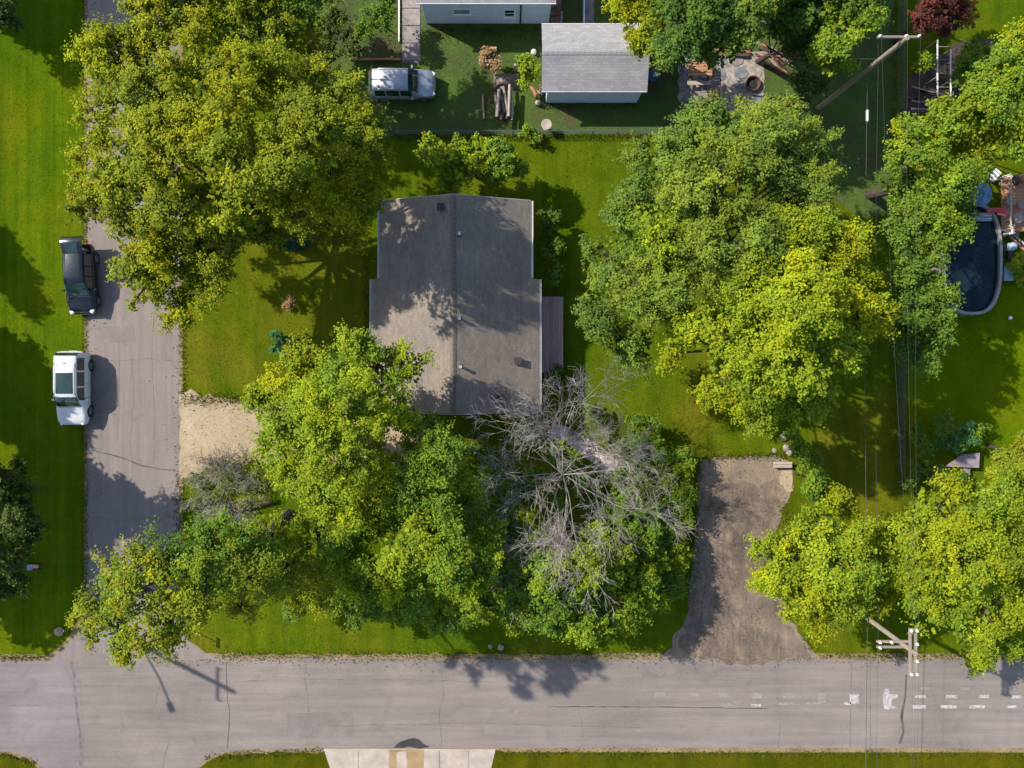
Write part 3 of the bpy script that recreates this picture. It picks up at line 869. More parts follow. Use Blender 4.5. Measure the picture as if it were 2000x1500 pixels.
grow("shrub", (1190, 960), [(1235, 925, 38, 2.6, .8), (1250, 985, 38, 2.6), (1090, 1000, 36, 2.4, .8), (985, 985, 40, 3), (1000, 1050, 36, 3), (1190, 1030, 38, 2.6), (1250, 1050, 38, 3), (1255, 830, 28, 2, .8), (1040, 940, 36, 2.2, .8), (1150, 960, 36, 2.2, .8), (1100, 890, 30, 1.8, .7), (1200, 985, 36, 2.4), (1270, 870, 32, 2.4), (1150, 800, 24, 1.2, .6), (950, 930, 32, 2.4, .8)],
     'green', "low green thicket growing under the bare grey tree", "shrub", seed=37, gap=0.2, trunk_r=0.08, accent='green', acc=.5, clump=(.2, .4), trunk_name="stem")
grow("tree", (565, 1005), [
    (205, 1180, 46, 15.5, .8), (262, 1112, 56, 14.5, .75), (330, 1085, 56, 14, .8), (420, 1065, 54, 13), (500, 1070, 50, 11), (300, 1160, 64, 17, .8), (400, 1140, 60, 16), (480, 1130, 60, 13), (560, 1105, 44, 10),
    (225, 1228, 36, 16, .75), (285, 1240, 40, 17, .75), (375, 1210, 38, 17, .7), (560, 1150, 40, 8), (470, 1175, 36, 11, .8), (530, 1040, 46, 9), (450, 1050, 42, 11), (600, 1120, 36, 8), (390, 1060, 34, 12, .8), (620, 1160, 36, 6), (182, 1235, 28, 15, .8), (250, 1268, 28, 16, .8), (330, 1250, 30, 16, .8), (165, 1200, 26, 14.5, .8), (240, 1160, 50, 16, .8), (340, 1190, 46, 16)],
    'olive', "tall olive tree with drooping twigs reaching over the road corner", seed=38, gap=0.16, trunk_r=0.3, accent='green', acc=0.4, droop=0.9, clump=(.18, .38), leaf=.084, dens=500)
grow("shrub", (600, 1150), [(600, 1150, 34, 3.2), (650, 1180, 32, 3), (690, 1130, 36, 4), (700, 1190, 28, 3), (580, 1190, 24, 2.4)],
     'deep', "dark thicket on the verge between olive tree and large green tree", "shrub", seed=39, gap=0.12, trunk_r=0.09, accent='green', acc=.4, clump=(.2, .4), trunk_name="stem")
# right lower corner
grow("tree", (1530, 1050), [(1600, 1030, 58, 7), (1540, 1090, 62, 7.5), (1640, 1100, 72, 8.5), (1575, 1165, 62, 7), (1660, 1175, 52, 7), (1690, 1050, 40, 6.5), (1505, 1125, 34, 6), (1590, 1220, 28, 5.5), (1650, 995, 25, 5.5), (1710, 1105, 42, 7), (1715, 1160, 32, 6)],
     'bright', "yellow-green tree on the east edge of the crushed stone driveway", seed=41, gap=0.12, trunk_r=0.24, accent='gold', acc=0.35)
grow("tree", (1760, 1030), [(1830, 1005, 68, 8), (1920, 1000, 72, 8.5), (1780, 1080, 52, 8), (1880, 1095, 85, 9.5), (1970, 1080, 55, 8), (1835, 1185, 60, 7.5), (1930, 1185, 72, 8), (1900, 1255, 42, 6), (1795, 1135, 34, 6.5),
     (1985, 945, 42, 7), (1915, 1290, 16, 5), (2030, 1150, 60, 8), (1960, 1235, 36, 6), (1750, 1125, 40, 7), (1760, 1045, 40, 7)],
     'bright', "broad lime tree in the corner beside the multi-arm power pole", seed=42, gap=0.1, trunk_r=0.32, accent='lime', acc=0.5)
grow("tree", (1930, 870), [(1985, 895, 36, 6), (1965, 925, 26, 5), (2030, 880, 60, 6)], 'olive', "small olive-tinted tree at the edge above the broad lime tree", seed=43, gap=.12, trunk_r=.12, clump=(.2, .42))
grow("shrub", (1555, 925), [(1580, 905, 24, 2.4), (1590, 945, 28, 2.6), (1560, 880, 18, 2), (1605, 975, 18, 2), (1550, 850, 16, 2.2)], 'green', "green shrub behind the pale bench at the driveway's end", "shrub", seed=44, gap=.12, trunk_r=.06, clump=(.16, .34), trunk_name="stem")
# west side
grow("tree", (-60, 980), [(5, 950, 34, 5.5), (40, 1010, 28, 4.5), (20, 1075, 38, 5), (35, 920, 22, 4), (-40, 1010, 70, 8), (10, 1120, 28, 3.5), (55, 1060, 18, 3), (-70, 930, 60, 7), (-60, 1080, 60, 7), (42, 960, 30, 5), (58, 1035, 26, 4), (28, 1140, 30, 3)],
     'dusk', "dark needle-leaved tree at the edge beside the toy", seed=51, gap=.2, trunk_r=.06, leaf=.11, clump=(.2, .42), droop=.3)


def offtree(name, base, h, R, label, seed, pal='deep'):
    r = np.random.RandomState(seed)
    b = np.array(G(*base))
    W = []
    for k in range(14):
        a = r.uniform(0, 6.283)
        d = R * r.uniform(0.25, 0.72)
        W.append((b + np.array((math.cos(a) * d, math.sin(a) * d, h * r.uniform(0.5, 0.85))), R * r.uniform(0.35, 0.5), 1.0))
    return grow(name, base, None, pal, label, seed=seed, world_lobes=W, trunk_r=.3, leaf=.22, dens=95, clump=(.3, .62))


offtree("tree", (-225, 655), 12, 3.9, "tree beyond the left edge shading the lawn beside the white car", 61)
offtree("tree", (-185, 890), 12, 4.4, "tree beyond the left edge shading the lawn around the toy", 65)
offtree("tree", (-320, 375), 12, 2.4, "tree beyond the left edge shading the lawn beside the black car", 62)
offtree("tree", (-170, 1010), 11, 4.0, "tree beyond the left edge shading the lawn below the toy", 69)
offtree("tree", (-75, 885), 9.5, 3.6, "tree beyond the left edge shading the road below the long tar line", 66)
offtree("tree", (1440, -60), 11, 5.0, "tall tree beyond the top edge shading the fence and pole", 67)
offtree("tree", (1500, 50), 8.5, 3.0, "tree at the top edge between dark tree and power pole", 68)
offtree("tree", (-150, -160), 10, 4.4, "tree beyond the upper left corner shading the lawn's top end", 63)
grow("shrub", (10, 10), [(8, 15, 30, 3), (30, 50, 16, 2), (-30, 40, 40, 3)], 'dusk', "dark brownish shrub in the shaded upper left corner", "shrub", seed=64, gap=.2, trunk_r=.06, clump=(.18, .35), trunk_name="stem")
# shrubs and small planting
grow("shrub", (740, 45), [(738, 40, 30, 2.4), (715, 55, 20, 2), (755, 15, 22, 2)], 'green', "green shrub west of the narrow walkway at the top", "shrub", seed=71, gap=.15, trunk_r=.05, clump=(.16, .32), trunk_name="stem")
grow("shrub", (1028, 142), [(1031, 132, 22, 1.6), (1030, 150, 16, 1.2)], 'lime', "round green shrub at the grey garage's west wall", "shrub", seed=72, gap=.05, trunk_r=.05, clump=(.14, .28), accent='green', acc=.5, trunk_name="stem")
grow("shrub", (958, 122), [(960, 113, 21, 1.3), (955, 125, 15, 1.0)], 'dry', "round dried brown bush on the shaded yard behind the fruit tree", "shrub", seed=73, gap=.05, trunk_r=.05, clump=(.14, .26), trunk_name="stem")
grow("shrub", (560, 675), [(545, 660, 16, .8), (560, 690, 14, .7), (572, 668, 10, .6), (535, 680, 8, .5)], 'teal', "small blue-green garden shrub on the lawn above the bright tree", "shrub", seed=74, gap=.1, trunk_r=.04, clump=(.12, .24), trunk_name="stem", leaf=.1)
grow("shrub", (566, 594), [(566, 592, 12, .5), (560, 600, 8, .35)], 'dry', "tiny withered brown shrub on the lawn west of the house", "shrub", seed=75, gap=.1, trunk_r=.03, clump=(.1, .2), trunk_name="stem", leaf=.09)
grow("shrub", (1078, 735), [(1085, 735, 14, .9), (1075, 745, 12, .7), (1092, 720, 8, .7)], 'deep', "dark little shrub at the brown deck's south end", "shrub", seed=76, gap=.1, trunk_r=.04, clump=(.12, .24), trunk_name="stem", leaf=.1)
grow("shrub", (1070, 470), [(1075, 440, 22, 1.4), (1078, 490, 22, 1.4), (1065, 410, 14, 1), (1082, 535, 18, 1.2)], 'deep', "dark foundation shrub under the east eave of the house", "shrub", seed=77, gap=.15, trunk_r=.04, clump=(.14, .28), trunk_name="stem", leaf=.11)
grow("shrub", (1845, 125), [(1900, 125, 32, 1.6), (1880, 150, 24, 1.4), (1920, 105, 20, 1.4), (1895, 95, 16, 1.2), (1915, 150, 16, 1.3)], 'green', "leafy vegetable patch shrub beside the white trellis", "shrub", seed=78, gap=.12, trunk_r=.04, clump=(.16, .32), trunk_name="stem", accent='teal', acc=.3)
grow("shrub", (1795, 120), [(1808, 118, 18, 1.4), (1800, 135, 13, 1.1)], 'lime', "yellow-green shrub under the power pole's cross-arm", "shrub", seed=79, gap=.1, trunk_r=.04, clump=(.14, .28), trunk_name="stem")
grow("shrub", (1785, 855), [(1790, 845, 18, 1.1), (1840, 835, 24, 1.3), (1880, 850, 26, 1.4), (1850, 865, 24, 1.1), (1805, 870, 18, 1.0), (1910, 840, 14, 1.2)], 'green', "overgrown green bushes north of the mauve board", "shrub", seed=80, gap=.12, trunk_r=.04, clump=(.16, .34), trunk_name="stem", accent='teal', acc=.3)
grow("shrub", (1790, 925), [(1800, 915, 20, 1.2), (1840, 930, 20, 1.1), (1775, 940, 16, 1.2), (1870, 935, 14, 1)], 'deep', "dark weeds south of the mauve board", "shrub", seed=81, gap=.12, trunk_r=.04, clump=(.16, .34), trunk_name="stem")
grow("shrub", (1045, 262), [(1030, 258, 16, .7), (1045, 268, 12, .6)], 'lime', "small bright green plant beside the bird bath", "shrub", seed=82, gap=.1, trunk_r=.03, clump=(.12, .24), trunk_name="stem", leaf=.1)
grow("shrub", (1985, 520), [(1982, 522, 14, .8), (1995, 540, 14, .6), (1990, 505, 10, .6)], 'lime', "yellow-green plant beside the pool equipment", "shrub", seed=83, gap=.1, trunk_r=.03, clump=(.12, .24), trunk_name="stem", leaf=.1)
grow("shrub", (1165, 820), [(1160, 810, 16, .8), (1180, 850, 18, .8), (1215, 870, 16, .8)], 'willow', "loose pale green weeds along the concrete garden path", "shrub", seed=84, gap=.25, trunk_r=.03, clump=(.12, .26), trunk_name="stem", leaf=.1)
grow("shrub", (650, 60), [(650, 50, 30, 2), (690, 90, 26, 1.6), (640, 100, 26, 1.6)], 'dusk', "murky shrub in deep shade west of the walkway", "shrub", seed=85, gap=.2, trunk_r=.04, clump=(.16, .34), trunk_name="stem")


def arc_bed():
    r = np.random.RandomState(90)
    root = empty("ground_cover", tuple(G(590, 455)))
    tag(root, "curved strip of blue-green ground cover in the shade west of the house", "plants")
    pts = []
    for k in range(2600):
        t = r.rand()
        a = math.radians(60 - 190 * t)
        cx, cy = 578, 447
        rad = 33 + r.normal(0, 4.0)
        p = G(cx + rad * 1.05 * math.cos(a), cy - rad * math.sin(a), 0.05 + 0.22 * r.rand())
        pts.append(tuple(p))
    C = np.array(pts) - np.array(root.location)
    n = len(C)
    N = np.array((0, 0, 1.0)) + 0.4 * r.normal(size=(n, 3))
    k = np.array(PAL['teal'])[r.randint(0, 4, n)] * r.uniform(0.9, 1.5, size=(n, 1))
    leaf_mesh("foliage", C, N, r.uniform(.09, .17, n), k, M['leaf'], root)
    mb = MB()
    mb.tube([G(578 + 24 * math.cos(a), 447 - 24 * math.sin(a), 0.06) - root.location for a in np.linspace(1.0, -2.2, 24)], 0.05, 6)
    mb.build("edging", M['stone'], root, True)


arc_bed()


# bare grey tree
def branch_tree(name, base_px, top, label, seed, levels, mat, r0, spread, cat="tree", nlimb=9, lean=(0, 0), part="trunk", twig=0.011, lim_len=4.2):
    r = np.random.RandomState(seed)
    base = G(*base_px)
    root = empty(name, tuple(base))
    tag(root, label, cat)
    trunk, twigs = MB(), MB()

    def rec(p, d, L, rad, lev):
        pts = [p]
        q = p
        dd = d
        for s in range(3):
            dd = (dd + Vector(tuple(r.normal(0, 0.14, 3)))).normalized()
            q = q + dd * (L / 3)
            pts.append(q)
        tgt = trunk if lev <= 1 else twigs
        tgt.tube(pts, [rad, rad * .86, rad * .72, rad * .55], 5 if lev <= 1 else (4 if lev < 3 else 3), False)
        if lev >= levels:
            return
        nb = 5 if lev < 3 else 4
        for k in range(nb):
            t = 0.28 + 0.72 * (k + r.rand() * 0.7) / nb
            i = min(2, int(t * 3))
            b = pts[i].lerp(pts[i + 1], t * 3 - i)
            ax = Vector(tuple(r.normal(size=3)))
            side = dd.cross(ax).normalized()
            ang = math.radians(r.uniform(22, 52))
            nd = (dd * math.cos(ang) + side * math.sin(ang))
            nd.z = nd.z * 0.8 + 0.10
            rec(b, nd.normalized(), L * r.uniform(0.48, 0.68), max(twig, rad * r.uniform(0.42, 0.56)), lev + 1)

    f = Vector((lean[0], lean[1], top * 0.3))
    trunk.tube([(0, 0, -0.05), f * 0.5 + Vector((.06, -.04, 0)), f], [r0 * 1.3, r0, r0 * .9], 8)
    for k in range(nlimb):
        a = 2 * math.pi * (k + r.uniform(-.3, .3)) / nlimb
        d = Vector((math.cos(a) * spread, math.sin(a) * spread, r.uniform(0.35, 1.0))).normalized()
        rec(f - Vector((0, 0, r.uniform(0, .5))), d, lim_len * r.uniform(0.7, 1.2), r0 * r.uniform(.26, .42), 1)
    trunk.build(part, M[mat], root, True)
    twigs.build("branches", M[mat], root)
    return root


branch_tree("bare_tree", (1085, 890), 15.0, "leafless grey tree with tangled twigs at the house corner", 101, 5, 'bark_grey', 0.085, 1.25, nlimb=13, lean=(0.15, -0.45), lim_len=4.3, twig=0.0075)
branch_tree("bare_shrub", (440, 955), 0.8, "dry grey-green twiggy shrub between sandy drive and olive tree", 102, 4, 'bark_grey', 0.045, 2.6, "shrub", 22, part="stem", lim_len=1.8, twig=0.008)
grow("shrub", (460, 960), [(395, 965, 28, .4, .5), (440, 940, 30, .45, .5), (495, 935, 32, .45, .5), (420, 990, 28, .4, .5), (485, 980, 28, .4, .5), (375, 995, 20, .35, .5), (520, 960, 20, .4, .5), (380, 935, 18, .35, .4)],
     'sage', "sage-coloured scrub mixed with dry twigs below the sandy drive", "shrub", seed=103, gap=.25, trunk_r=.03, clump=(.12, .28), trunk_name="stem", leaf=.075, dens=130)
root = empty("fallen_log", tuple(G(455, 1000)))
tag(root, "thin dark fallen log beside the sage scrub", "log")
MB().tube([G(535, 976, .35) - root.location, G(490, 990, .28) - root.location, G(440, 1001, .2) - root.location, G(385, 1010, .1) - root.location], [.11, .1, .085, .05], 7).build("stem", M['bark'], root, True)
MB().tube([G(470, 994, .25) - root.location, G(440, 985, .5) - root.location], [.04, .02], 5).build("branch", M['bark'], root, True)

# ------------------------------------------------------------------ buildings
def quad(mb, a, b, c, d):
    mb.add([a, b, c, d], [(0, 1, 2, 3)])


def slab(mb, a, b, c, d, t):
    """a thin solid below the quad a b c d (counter-clockwise from above)"""
    lo = [Vector(p) - Vector((0, 0, t)) for p in (a, b, c, d)]
    mb.add([a, b, c, d] + lo, [(0, 1, 2, 3), (7, 6, 5, 4), (0, 4, 5, 1), (1, 5, 6, 2), (2, 6, 7, 3), (3, 7, 4, 0)])


def window(parent, c, w, h, face, depth=0.05):
    """face: 'S','N','E','W' wall direction; frame + sill + pane"""
    nx, ny = {'S': (0, -1), 'N': (0, 1), 'E': (1, 0), 'W': (-1, 0)}[face]
    tx, ty = -ny, nx
    fr = MB()
    for sx in (-1, 1):
        fr.box((c[0] + tx * sx * w / 2 + nx * depth / 2, c[1] + ty * sx * w / 2 + ny * depth / 2, c[2]), (0.08 if tx else depth, 0.08 if ty else depth, h + 0.08))
    for sz in (-1, 1):
        fr.box((c[0] + nx * depth / 2, c[1] + ny * depth / 2, c[2] + sz * h / 2), ((w - .08) if tx else depth, (w - .08) if ty else depth, 0.08))
    fr.box((c[0] + nx * depth * .4, c[1] + ny * depth * .4, c[2]), ((w - .08) if tx else depth * .8, (w - .08) if ty else depth * .8, 0.05))
    f = fr.build("window", M['trim'], parent)
    MB().box((c[0] + nx * 0.012, c[1] + ny * 0.012, c[2]), ((w - .08) if tx else .02, (w - .08) if ty else .02, h - .08)).build("pane", M['glass'], f)
    MB().box((c[0] + nx * 0.06, c[1] + ny * 0.06, c[2] - h / 2 - .065), ((w + .16) if tx else .12, (w + .16) if ty else .12, 0.05)).build("sill", M['trim'], f)
    return f


# --- brown-roofed house
house = empty("house", tuple(P(885, 600, 0)))
tag(house, "house with a mottled grey-brown shingle roof in the middle", "house")
ho = Vector(house.location)
RX = P(885, 600, 4.75).x
hw_s, hw_n = 4.82, 4.34
y_n, y_m, y_s = P(900, 392, 2.9).y, P(900, 545, 2.8).y, P(900, 804, 2.8).y
EZ = 2.72
pitch = (4.75 - EZ) / hw_s
L3 = lambda x, y, z: Vector((x, y, z)) - ho
mb = MB()
wx = hw_n - 0.45
walls = MB()
walls.box(L3(RX, (y_n + y_m) / 2 - .2, 1.3), (2 * wx, (y_n - y_m) - .1, 2.6))
walls.box(L3(RX, (y_m + y_s) / 2, 1.3), (2 * (hw_s - .45), (y_m - y_s) - .9, 2.58))
for yy in (y_n - .45, y_s + .47):
    hw = wx if yy > 0 and yy > y_m else hw_s - .45
    walls.add([L3(RX - hw, yy, 2.5), L3(RX + hw, yy, 2.5), L3(RX, yy, 4.75 - pitch * .12 - .18), L3(RX - hw, yy - .1, 2.5), L3(RX + hw, yy - .1, 2.5), L3(RX, yy - .1, 4.75 - pitch * .12 - .18)],
              [(0, 1, 2), (5, 4, 3), (0, 3, 4, 1), (1, 4, 5, 2), (2, 5, 3, 0)])
walls.build("wall", M['siding_tan'], house)


def roof_slope(side, hw, y0, y1, lift, name="roof"):
    z_e = 4.75 - pitch * hw
    a = L3(RX, y0, 4.75 + lift)
    b = L3(RX, y1, 4.75 + lift)
    c = L3(RX + side * hw, y1, z_e + lift)
    d = L3(RX + side * hw, y0, z_e + lift)
    m = MB()
    pts = (a, d, c, b) if side > 0 else (a, b, c, d)
    slab(m, *pts, 0.13)
    return m.build(name, M['shingle'], house)


r1 = roof_slope(-1, hw_s, y_s, y_m, 0.03)
r2 = roof_slope(1, hw_s, y_s, y_m, 0.03)
r3 = roof_slope(-1, hw_n, y_m - .06, y_n, 0.0)
r4 = roof_slope(1, hw_n, y_m - .06, y_n, 0.0)
# overlapping ridge caps
nc = 0
cap_me = None
y = y_s + .02
while y < y_n - .2:
    zc = 4.75 + (.035 if y < y_m else .008)
    m = MB()
    for sd in (-1, 1):
        a, b = (0, -.17, .012), (0, .17, .03)
        c_, d_ = (sd * .15, .17, .03 - pitch * .15), (sd * .15, -.17, .012 - pitch * .15)
        m.add([a, b, c_, d_], [(0, 1, 2, 3) if sd < 0 else (3, 2, 1, 0)])
    if cap_me is None:
        ob = m.build("ridge_cap", M['ridge'], house)
        cap_me = ob.data
    else:
        ob = link_mesh("ridge_cap", cap_me, None, house)
    ob.location = L3(RX, y + .15, zc)
    y += .30
    nc += 1
for side, hw, ya, yb in ((-1, hw_s, y_s, y_m), (1, hw_s, y_s, y_m), (-1, hw_n, y_m + .02, y_n), (1, hw_n, y_m + .02, y_n)):
    z_e = 4.75 - pitch * hw
    m = MB()
    cxg = RX + side * (hw + .055)
    m.box(L3(cxg, (ya + yb) / 2, z_e - .09), (.11, yb - ya - .02, .015))
    m.box(L3(cxg + side * .055, (ya + yb) / 2, z_e - .035), (.022, yb - ya - .02, .12))
    m.box(L3(cxg - side * .05, (ya + yb) / 2, z_e - .05), (.012, yb - ya - .02, .08))
    m.build("gutter", M['gutter'], house)
# rake boards at both gables
for yy, hw in ((y_n + .012, hw_n), (y_s - .012, hw_s)):
    for sd in (-1, 1):
        m = MB()
        a, b = L3(RX, yy, 4.72), L3(RX + sd * hw, yy, 4.72 - pitch * hw)
        ofs = Vector((0, 0, -.16))
        th = Vector((0, .022 if yy > 0 and yy > y_m else -.022, 0))
        m.add([a, b, b + ofs, a + ofs, a + th, b + th, b + ofs + th, a + ofs + th], [(0, 1, 2, 3), (7, 6, 5, 4), (0, 4, 5, 1), (2, 6, 7, 3), (1, 5, 6, 2), (3, 7, 4, 0)])
        m.build("rake_board", M['gutter'], house)


def roof_z(x):
    return 4.75 - pitch * abs(x - RX)


for px, py in ((898, 458), (898, 622), (900, 716)):
    p = P(px, py, 4.6)
    z = roof_z(p.x)
    MB().lathe(L3(p.x, p.y, z - .05), [(.07, 0), (.07, .42), (.1, .42), (.1, .46)], 10).build("vent_pipe", M['vent'], house, True)
    MB().box(L3(p.x, p.y, z + .035), (.24, .24, .02), 0, Matrix.Rotation(math.atan(pitch), 3, 'Y')).build("flashing", M['vent_dark'], house)
for px, py in ((862, 407), (1012, 705), (978, 780)):
    p = P(px, py, 4.2)
    z = roof_z(p.x)
    m = MB()
    m.box(L3(p.x, p.y, z + .10), (.32, .32, .2)).box(L3(p.x, p.y, z + .225), (.42, .42, .04))
    m.build("box_vent", M['vent_dark'], house)
for yc in (y_m + 1.2, y_m + 3.0):
    window(house, L3(RX + wx, yc, 1.5), 1.2, 1.1, 'E')
    window(house, L3(RX - wx, yc, 1.5), 1.2, 1.1, 'W')
for yc in (y_s + 1.8, y_s + 5.6):
    window(house, L3(RX - hw_s + .45, yc, 1.5), 1.6, 1.1, 'W')
window(house, L3(RX + hw_s - .45, y_s + 1.9, 1.5), 1.2, 1.1, 'E')
window(house, L3(RX - 1.9, y_n - .25, 1.5), 1.1, 1.0, 'N')
window(house, L3(RX - 2.2, y_s + .45, 1.5), 1.6, 1.1, 'S')
d = MB().box(L3(RX + hw_s - .42, y_s + 4.6, 1.3), (.06, .92, 2.05)).build("door", M['trim'], house)
MB().tube([L3(RX + hw_s - .37, y_s + 4.95, 1.2), L3(RX + hw_s - .32, y_s + 4.95, 1.2)], .035, 8).build("handle", M['metal'], d)
MB().box(L3(RX - hw_s + .42, y_s + 3.7, 1.05), (.06, .92, 2.05)).build("door", M['trim'], house)

# --- brown deck along the east wall
deck = empty("deck", tuple(P(1080, 650, 0)))
tag(deck, "narrow brown plank deck against the house's east wall", "deck")
dk = Vector(deck.location)
x0, x1 = P(1052, 650, .45).x, P(1100, 650, .45).x
ya, yb = P(1080, 728, .45).y, P(1080, 579, .45).y
nb = 9
pw = (x1 - x0) / nb
for i in range(nb):
    MB().box(Vector((x0 + pw * (i + .5), (ya + yb) / 2, .44)) - dk, (pw - .012, (yb - ya) * (1 - .004 * (i % 3)), .035)).build("plank", M['wood_deck'], deck, bevel=.004)
for xx in (x0 + .1, x1 - .1):
    MB().box(Vector((xx, (ya + yb) / 2, .33)) - dk, (.05, yb - ya - .1, .18)).build("beam", M['wood_dark'], deck)
    for yy in (ya + .15, (ya + yb) / 2, yb - .15):
        MB().box(Vector((xx, yy, .12)) - dk, (.1, .1, .24)).build("post", M['wood_dark'], deck)
for i in range(2):
    MB().box(Vector(((x0 + x1) / 2 + .1, ya - .16 - .3 * i, .28 - .16 * i)) - dk, (1.0, .28, .04)).build("step", M['wood_deck'], deck)

# --- grey-roofed garage
gar = empty("garage", tuple(P(1155, 195, 0)))
tag(gar, "garage with a pale grey shingle roof and blue-grey siding", "garage")
go = Vector(gar.location)
gx0, gx1 = P(1058, 180, 2.5).x, P(1264, 180, 2.5).x
gs, gn = P(1160, 178, 2.5).y, P(1160, 47, 2.5).y
gm = (gs + gn) / 2
gz = 3.35
gp = (gz - 2.5) / (gn - gm)
W3 = lambda x, y, z: Vector((x, y, z)) - go
wy0, wx0, wx1 = P(1150, 201, 0).y, P(1066, 201, 0).x, P(1246, 201, 0).x - .1
wy1 = gn - .35
MB().box(W3((wx0 + wx1) / 2, (wy0 + wy1) / 2, 1.2), (wx1 - wx0 - .04, wy1 - wy0 - .04, 2.4)).build("wall", M['siding'], gar)
for i in range(12):
    z = .12 + i * .2
    MB().box(W3((wx0 + wx1) / 2, wy0 - .0, z), (wx1 - wx0, .03, .19), 0, Matrix.Rotation(math.radians(4), 3, 'X')).build("siding_board", M['siding'], gar)
for i in range(12):
    z = .12 + i * .2
    MB().box(W3(wx0, (wy0 + wy1) / 2, z), (.03, wy1 - wy0 - .06, .19)).build("siding_board", M['siding'], gar)
for xx in (wx0, wx1):
    MB().add([W3(xx, wy0, 2.4), W3(xx, wy1, 2.4), W3(xx, gm, gz - .14), W3(xx + .05, wy0, 2.4), W3(xx + .05, wy1, 2.4), W3(xx + .05, gm, gz - .14)],
             [(0, 1, 2), (5, 4, 3), (0, 3, 4, 1), (1, 4, 5, 2), (2, 5, 3, 0)])
m = MB()
slab(m, W3(gx0, gs, 2.5), W3(gx1, gs, 2.5), W3(gx1, gm, gz), W3(gx0, gm, gz), .1)
m.build("roof", M['shingle_grey'], gar)
m = MB()
slab(m, W3(gx0, gm, gz), W3(gx1, gm, gz), W3(gx1, gn, 2.5), W3(gx0, gn, 2.5), .1)
m.build("roof", M['shingle_grey'], gar)
xx = gx0 + .15
cap_me = None
while xx < gx1 - .1:
    m = MB()
    for sd in (-1, 1):
        a, b, c_, d_ = (-.17, 0, .015), (.17, 0, .032), (.17, sd * .14, .032 - gp * .14), (-.17, sd * .14, .015 - gp * .14)
        m.add([a, b, c_, d_], [(0, 1, 2, 3) if sd > 0 else (3, 2, 1, 0)])
    if cap_me is None:
        ob = m.build("ridge_cap", M['shingle_grey'], gar)
        cap_me = ob.data
    else:
        ob = link_mesh("ridge_cap", cap_me, None, gar)
    ob.location = W3(xx, gm, gz)
    xx += .3
MB().box(W3((gx0 + gx1) / 2, gs - .03, 2.43), (gx1 - gx0, .025, .14)).build("fascia", M['trim'], gar)
MB().box(W3((gx0 + gx1) / 2, gn + .03, 2.43), (gx1 - gx0, .025, .14)).build("fascia", M['trim'], gar)
window(gar, W3(wx0 - .015, wy0 + 1.6, 1.5), .9, .8, 'W')
d = MB().box(W3(wx1 + .03, gm, 1.1), (.05, 2.4, 2.1)).build("door", M['trim'], gar)

# --- pale house at the top
wh = empty("house", tuple(P(950, 45, 0)))
tag(wh, "pale blue-white sided house cut by the top edge", "house")
wo = Vector(wh.location)
V3 = lambda x, y, z: Vector((x, y, z)) - wo
ax0, ax1 = P(832, 45, 0).x, P(1072, 45, 0).x
ay0 = P(950, 46, 0).y
ay1 = ay0 + 7.2
MB().box(V3((ax0 + ax1) / 2, (ay0 + ay1) / 2, 1.53), (ax1 - ax0 - .04, ay1 - ay0 - .04, 3.06)).build("wall", M['siding_white'], wh)
for i in range(15):
    MB().box(V3((ax0 + ax1) / 2, ay0, .12 + i * .2), (ax1 - ax0, .03, .19), 0, Matrix.Rotation(math.radians(4), 3, 'X')).build("siding_board", M['siding_white'], wh)
window(wh, V3(P(902, 12, 1.7).x, ay0 - .016, 1.75), 1.0, .6, 'S')
window(wh, V3(P(995, 18, 1.5).x, ay0 - .016, 1.55), .62, .95, 'S')
MB().tube([V3(P(1017, 20, 1.4).x, ay0 - .06, .1), V3(P(1017, 20, 1.4).x, ay0 - .06, 2.6)], .045, 8).build("downpipe", M['plastic_black'], wh)
m = MB()
ym = (ay0 + ay1) / 2
slab(m, V3(ax0 - .25, ay0 - .12, 3.1), V3(ax1 + .25, ay0 - .12, 3.1), V3(ax1 + .25, ym, 4.5), V3(ax0 - .25, ym, 4.5), .1)
m.build("roof", M['shingle_grey'], wh)
m = MB()
slab(m, V3(ax0 - .25, ym, 4.5), V3(ax1 + .25, ym, 4.5), V3(ax1 + .25, ay1 + .4, 3.0), V3(ax0 - .25, ay1 + .4, 3.0), .1)
m.build("roof", M['shingle_grey'], wh)
MB().box(V3((ax0 + ax1) / 2, ay0 - .15, 3.04), (ax1 - ax0 + .5, .03, .12)).build("fascia", M['trim'], wh)

st = empty("brick_steps", tuple(P(1085, 30, 0)))
tag(st, "brown brick steps at the pale house's corner", "steps")
so = Vector(st.location)
for i in range(3):
    MB().box(P(1085, 40 - 13 * i, 0) + Vector((0, .0, .1 + .1 * i)) - so, (.62, .42, .2 + .2 * i)).build("step", M['brick'], st, bevel=.012)
MB().box(P(1096, 38, 0) + Vector((0, 0, .3)) - so, (.12, .5, .6)).build("cheek_wall", M['stone'], st, bevel=.012)

# --- narrow walkway at the top, with edging
wk = sheet("walkway", [(783, -300), (820, -300), (822, 122), (786, 122)], 0.014, M['concrete_grey'], 0.0)
for i in range(9):
    yy = 118 - i * 34
    MB().box(G(803.5, yy - 16, .035), (1.08, 1.02, .06)).build("slab", M['concrete_grey'], wk, bevel=.012)
ed = MB().box((0, 0, .1), (.06, 5.2, .2)).build("edging_board", M['trim'])
ed.location = G(780, 0, 0)
tag(ed, "thin white edging board along the walkway's west side", "board")
bd = MB().box((0, 0, .09), (3.1, .1, .18)).build("timber_edging", M['wood_orange'])
bd.location = G(733, 117, 0)
tag(bd, "tan timber lying beside the silver car and walkway", "timber")
wk2 = sheet("side_walkway", [(1140, -300), (1160, -300), (1160, 60), (1140, 60)], 0.014, M['concrete_grey'], 0.0)
ed = MB().box((0, 0, .35), (.05, 5.0, .7)).build("rail_fence", M['trim'])
ed.location = G(1139, -20, 0)
tag(ed, "white board rail behind the grey garage", "fence")

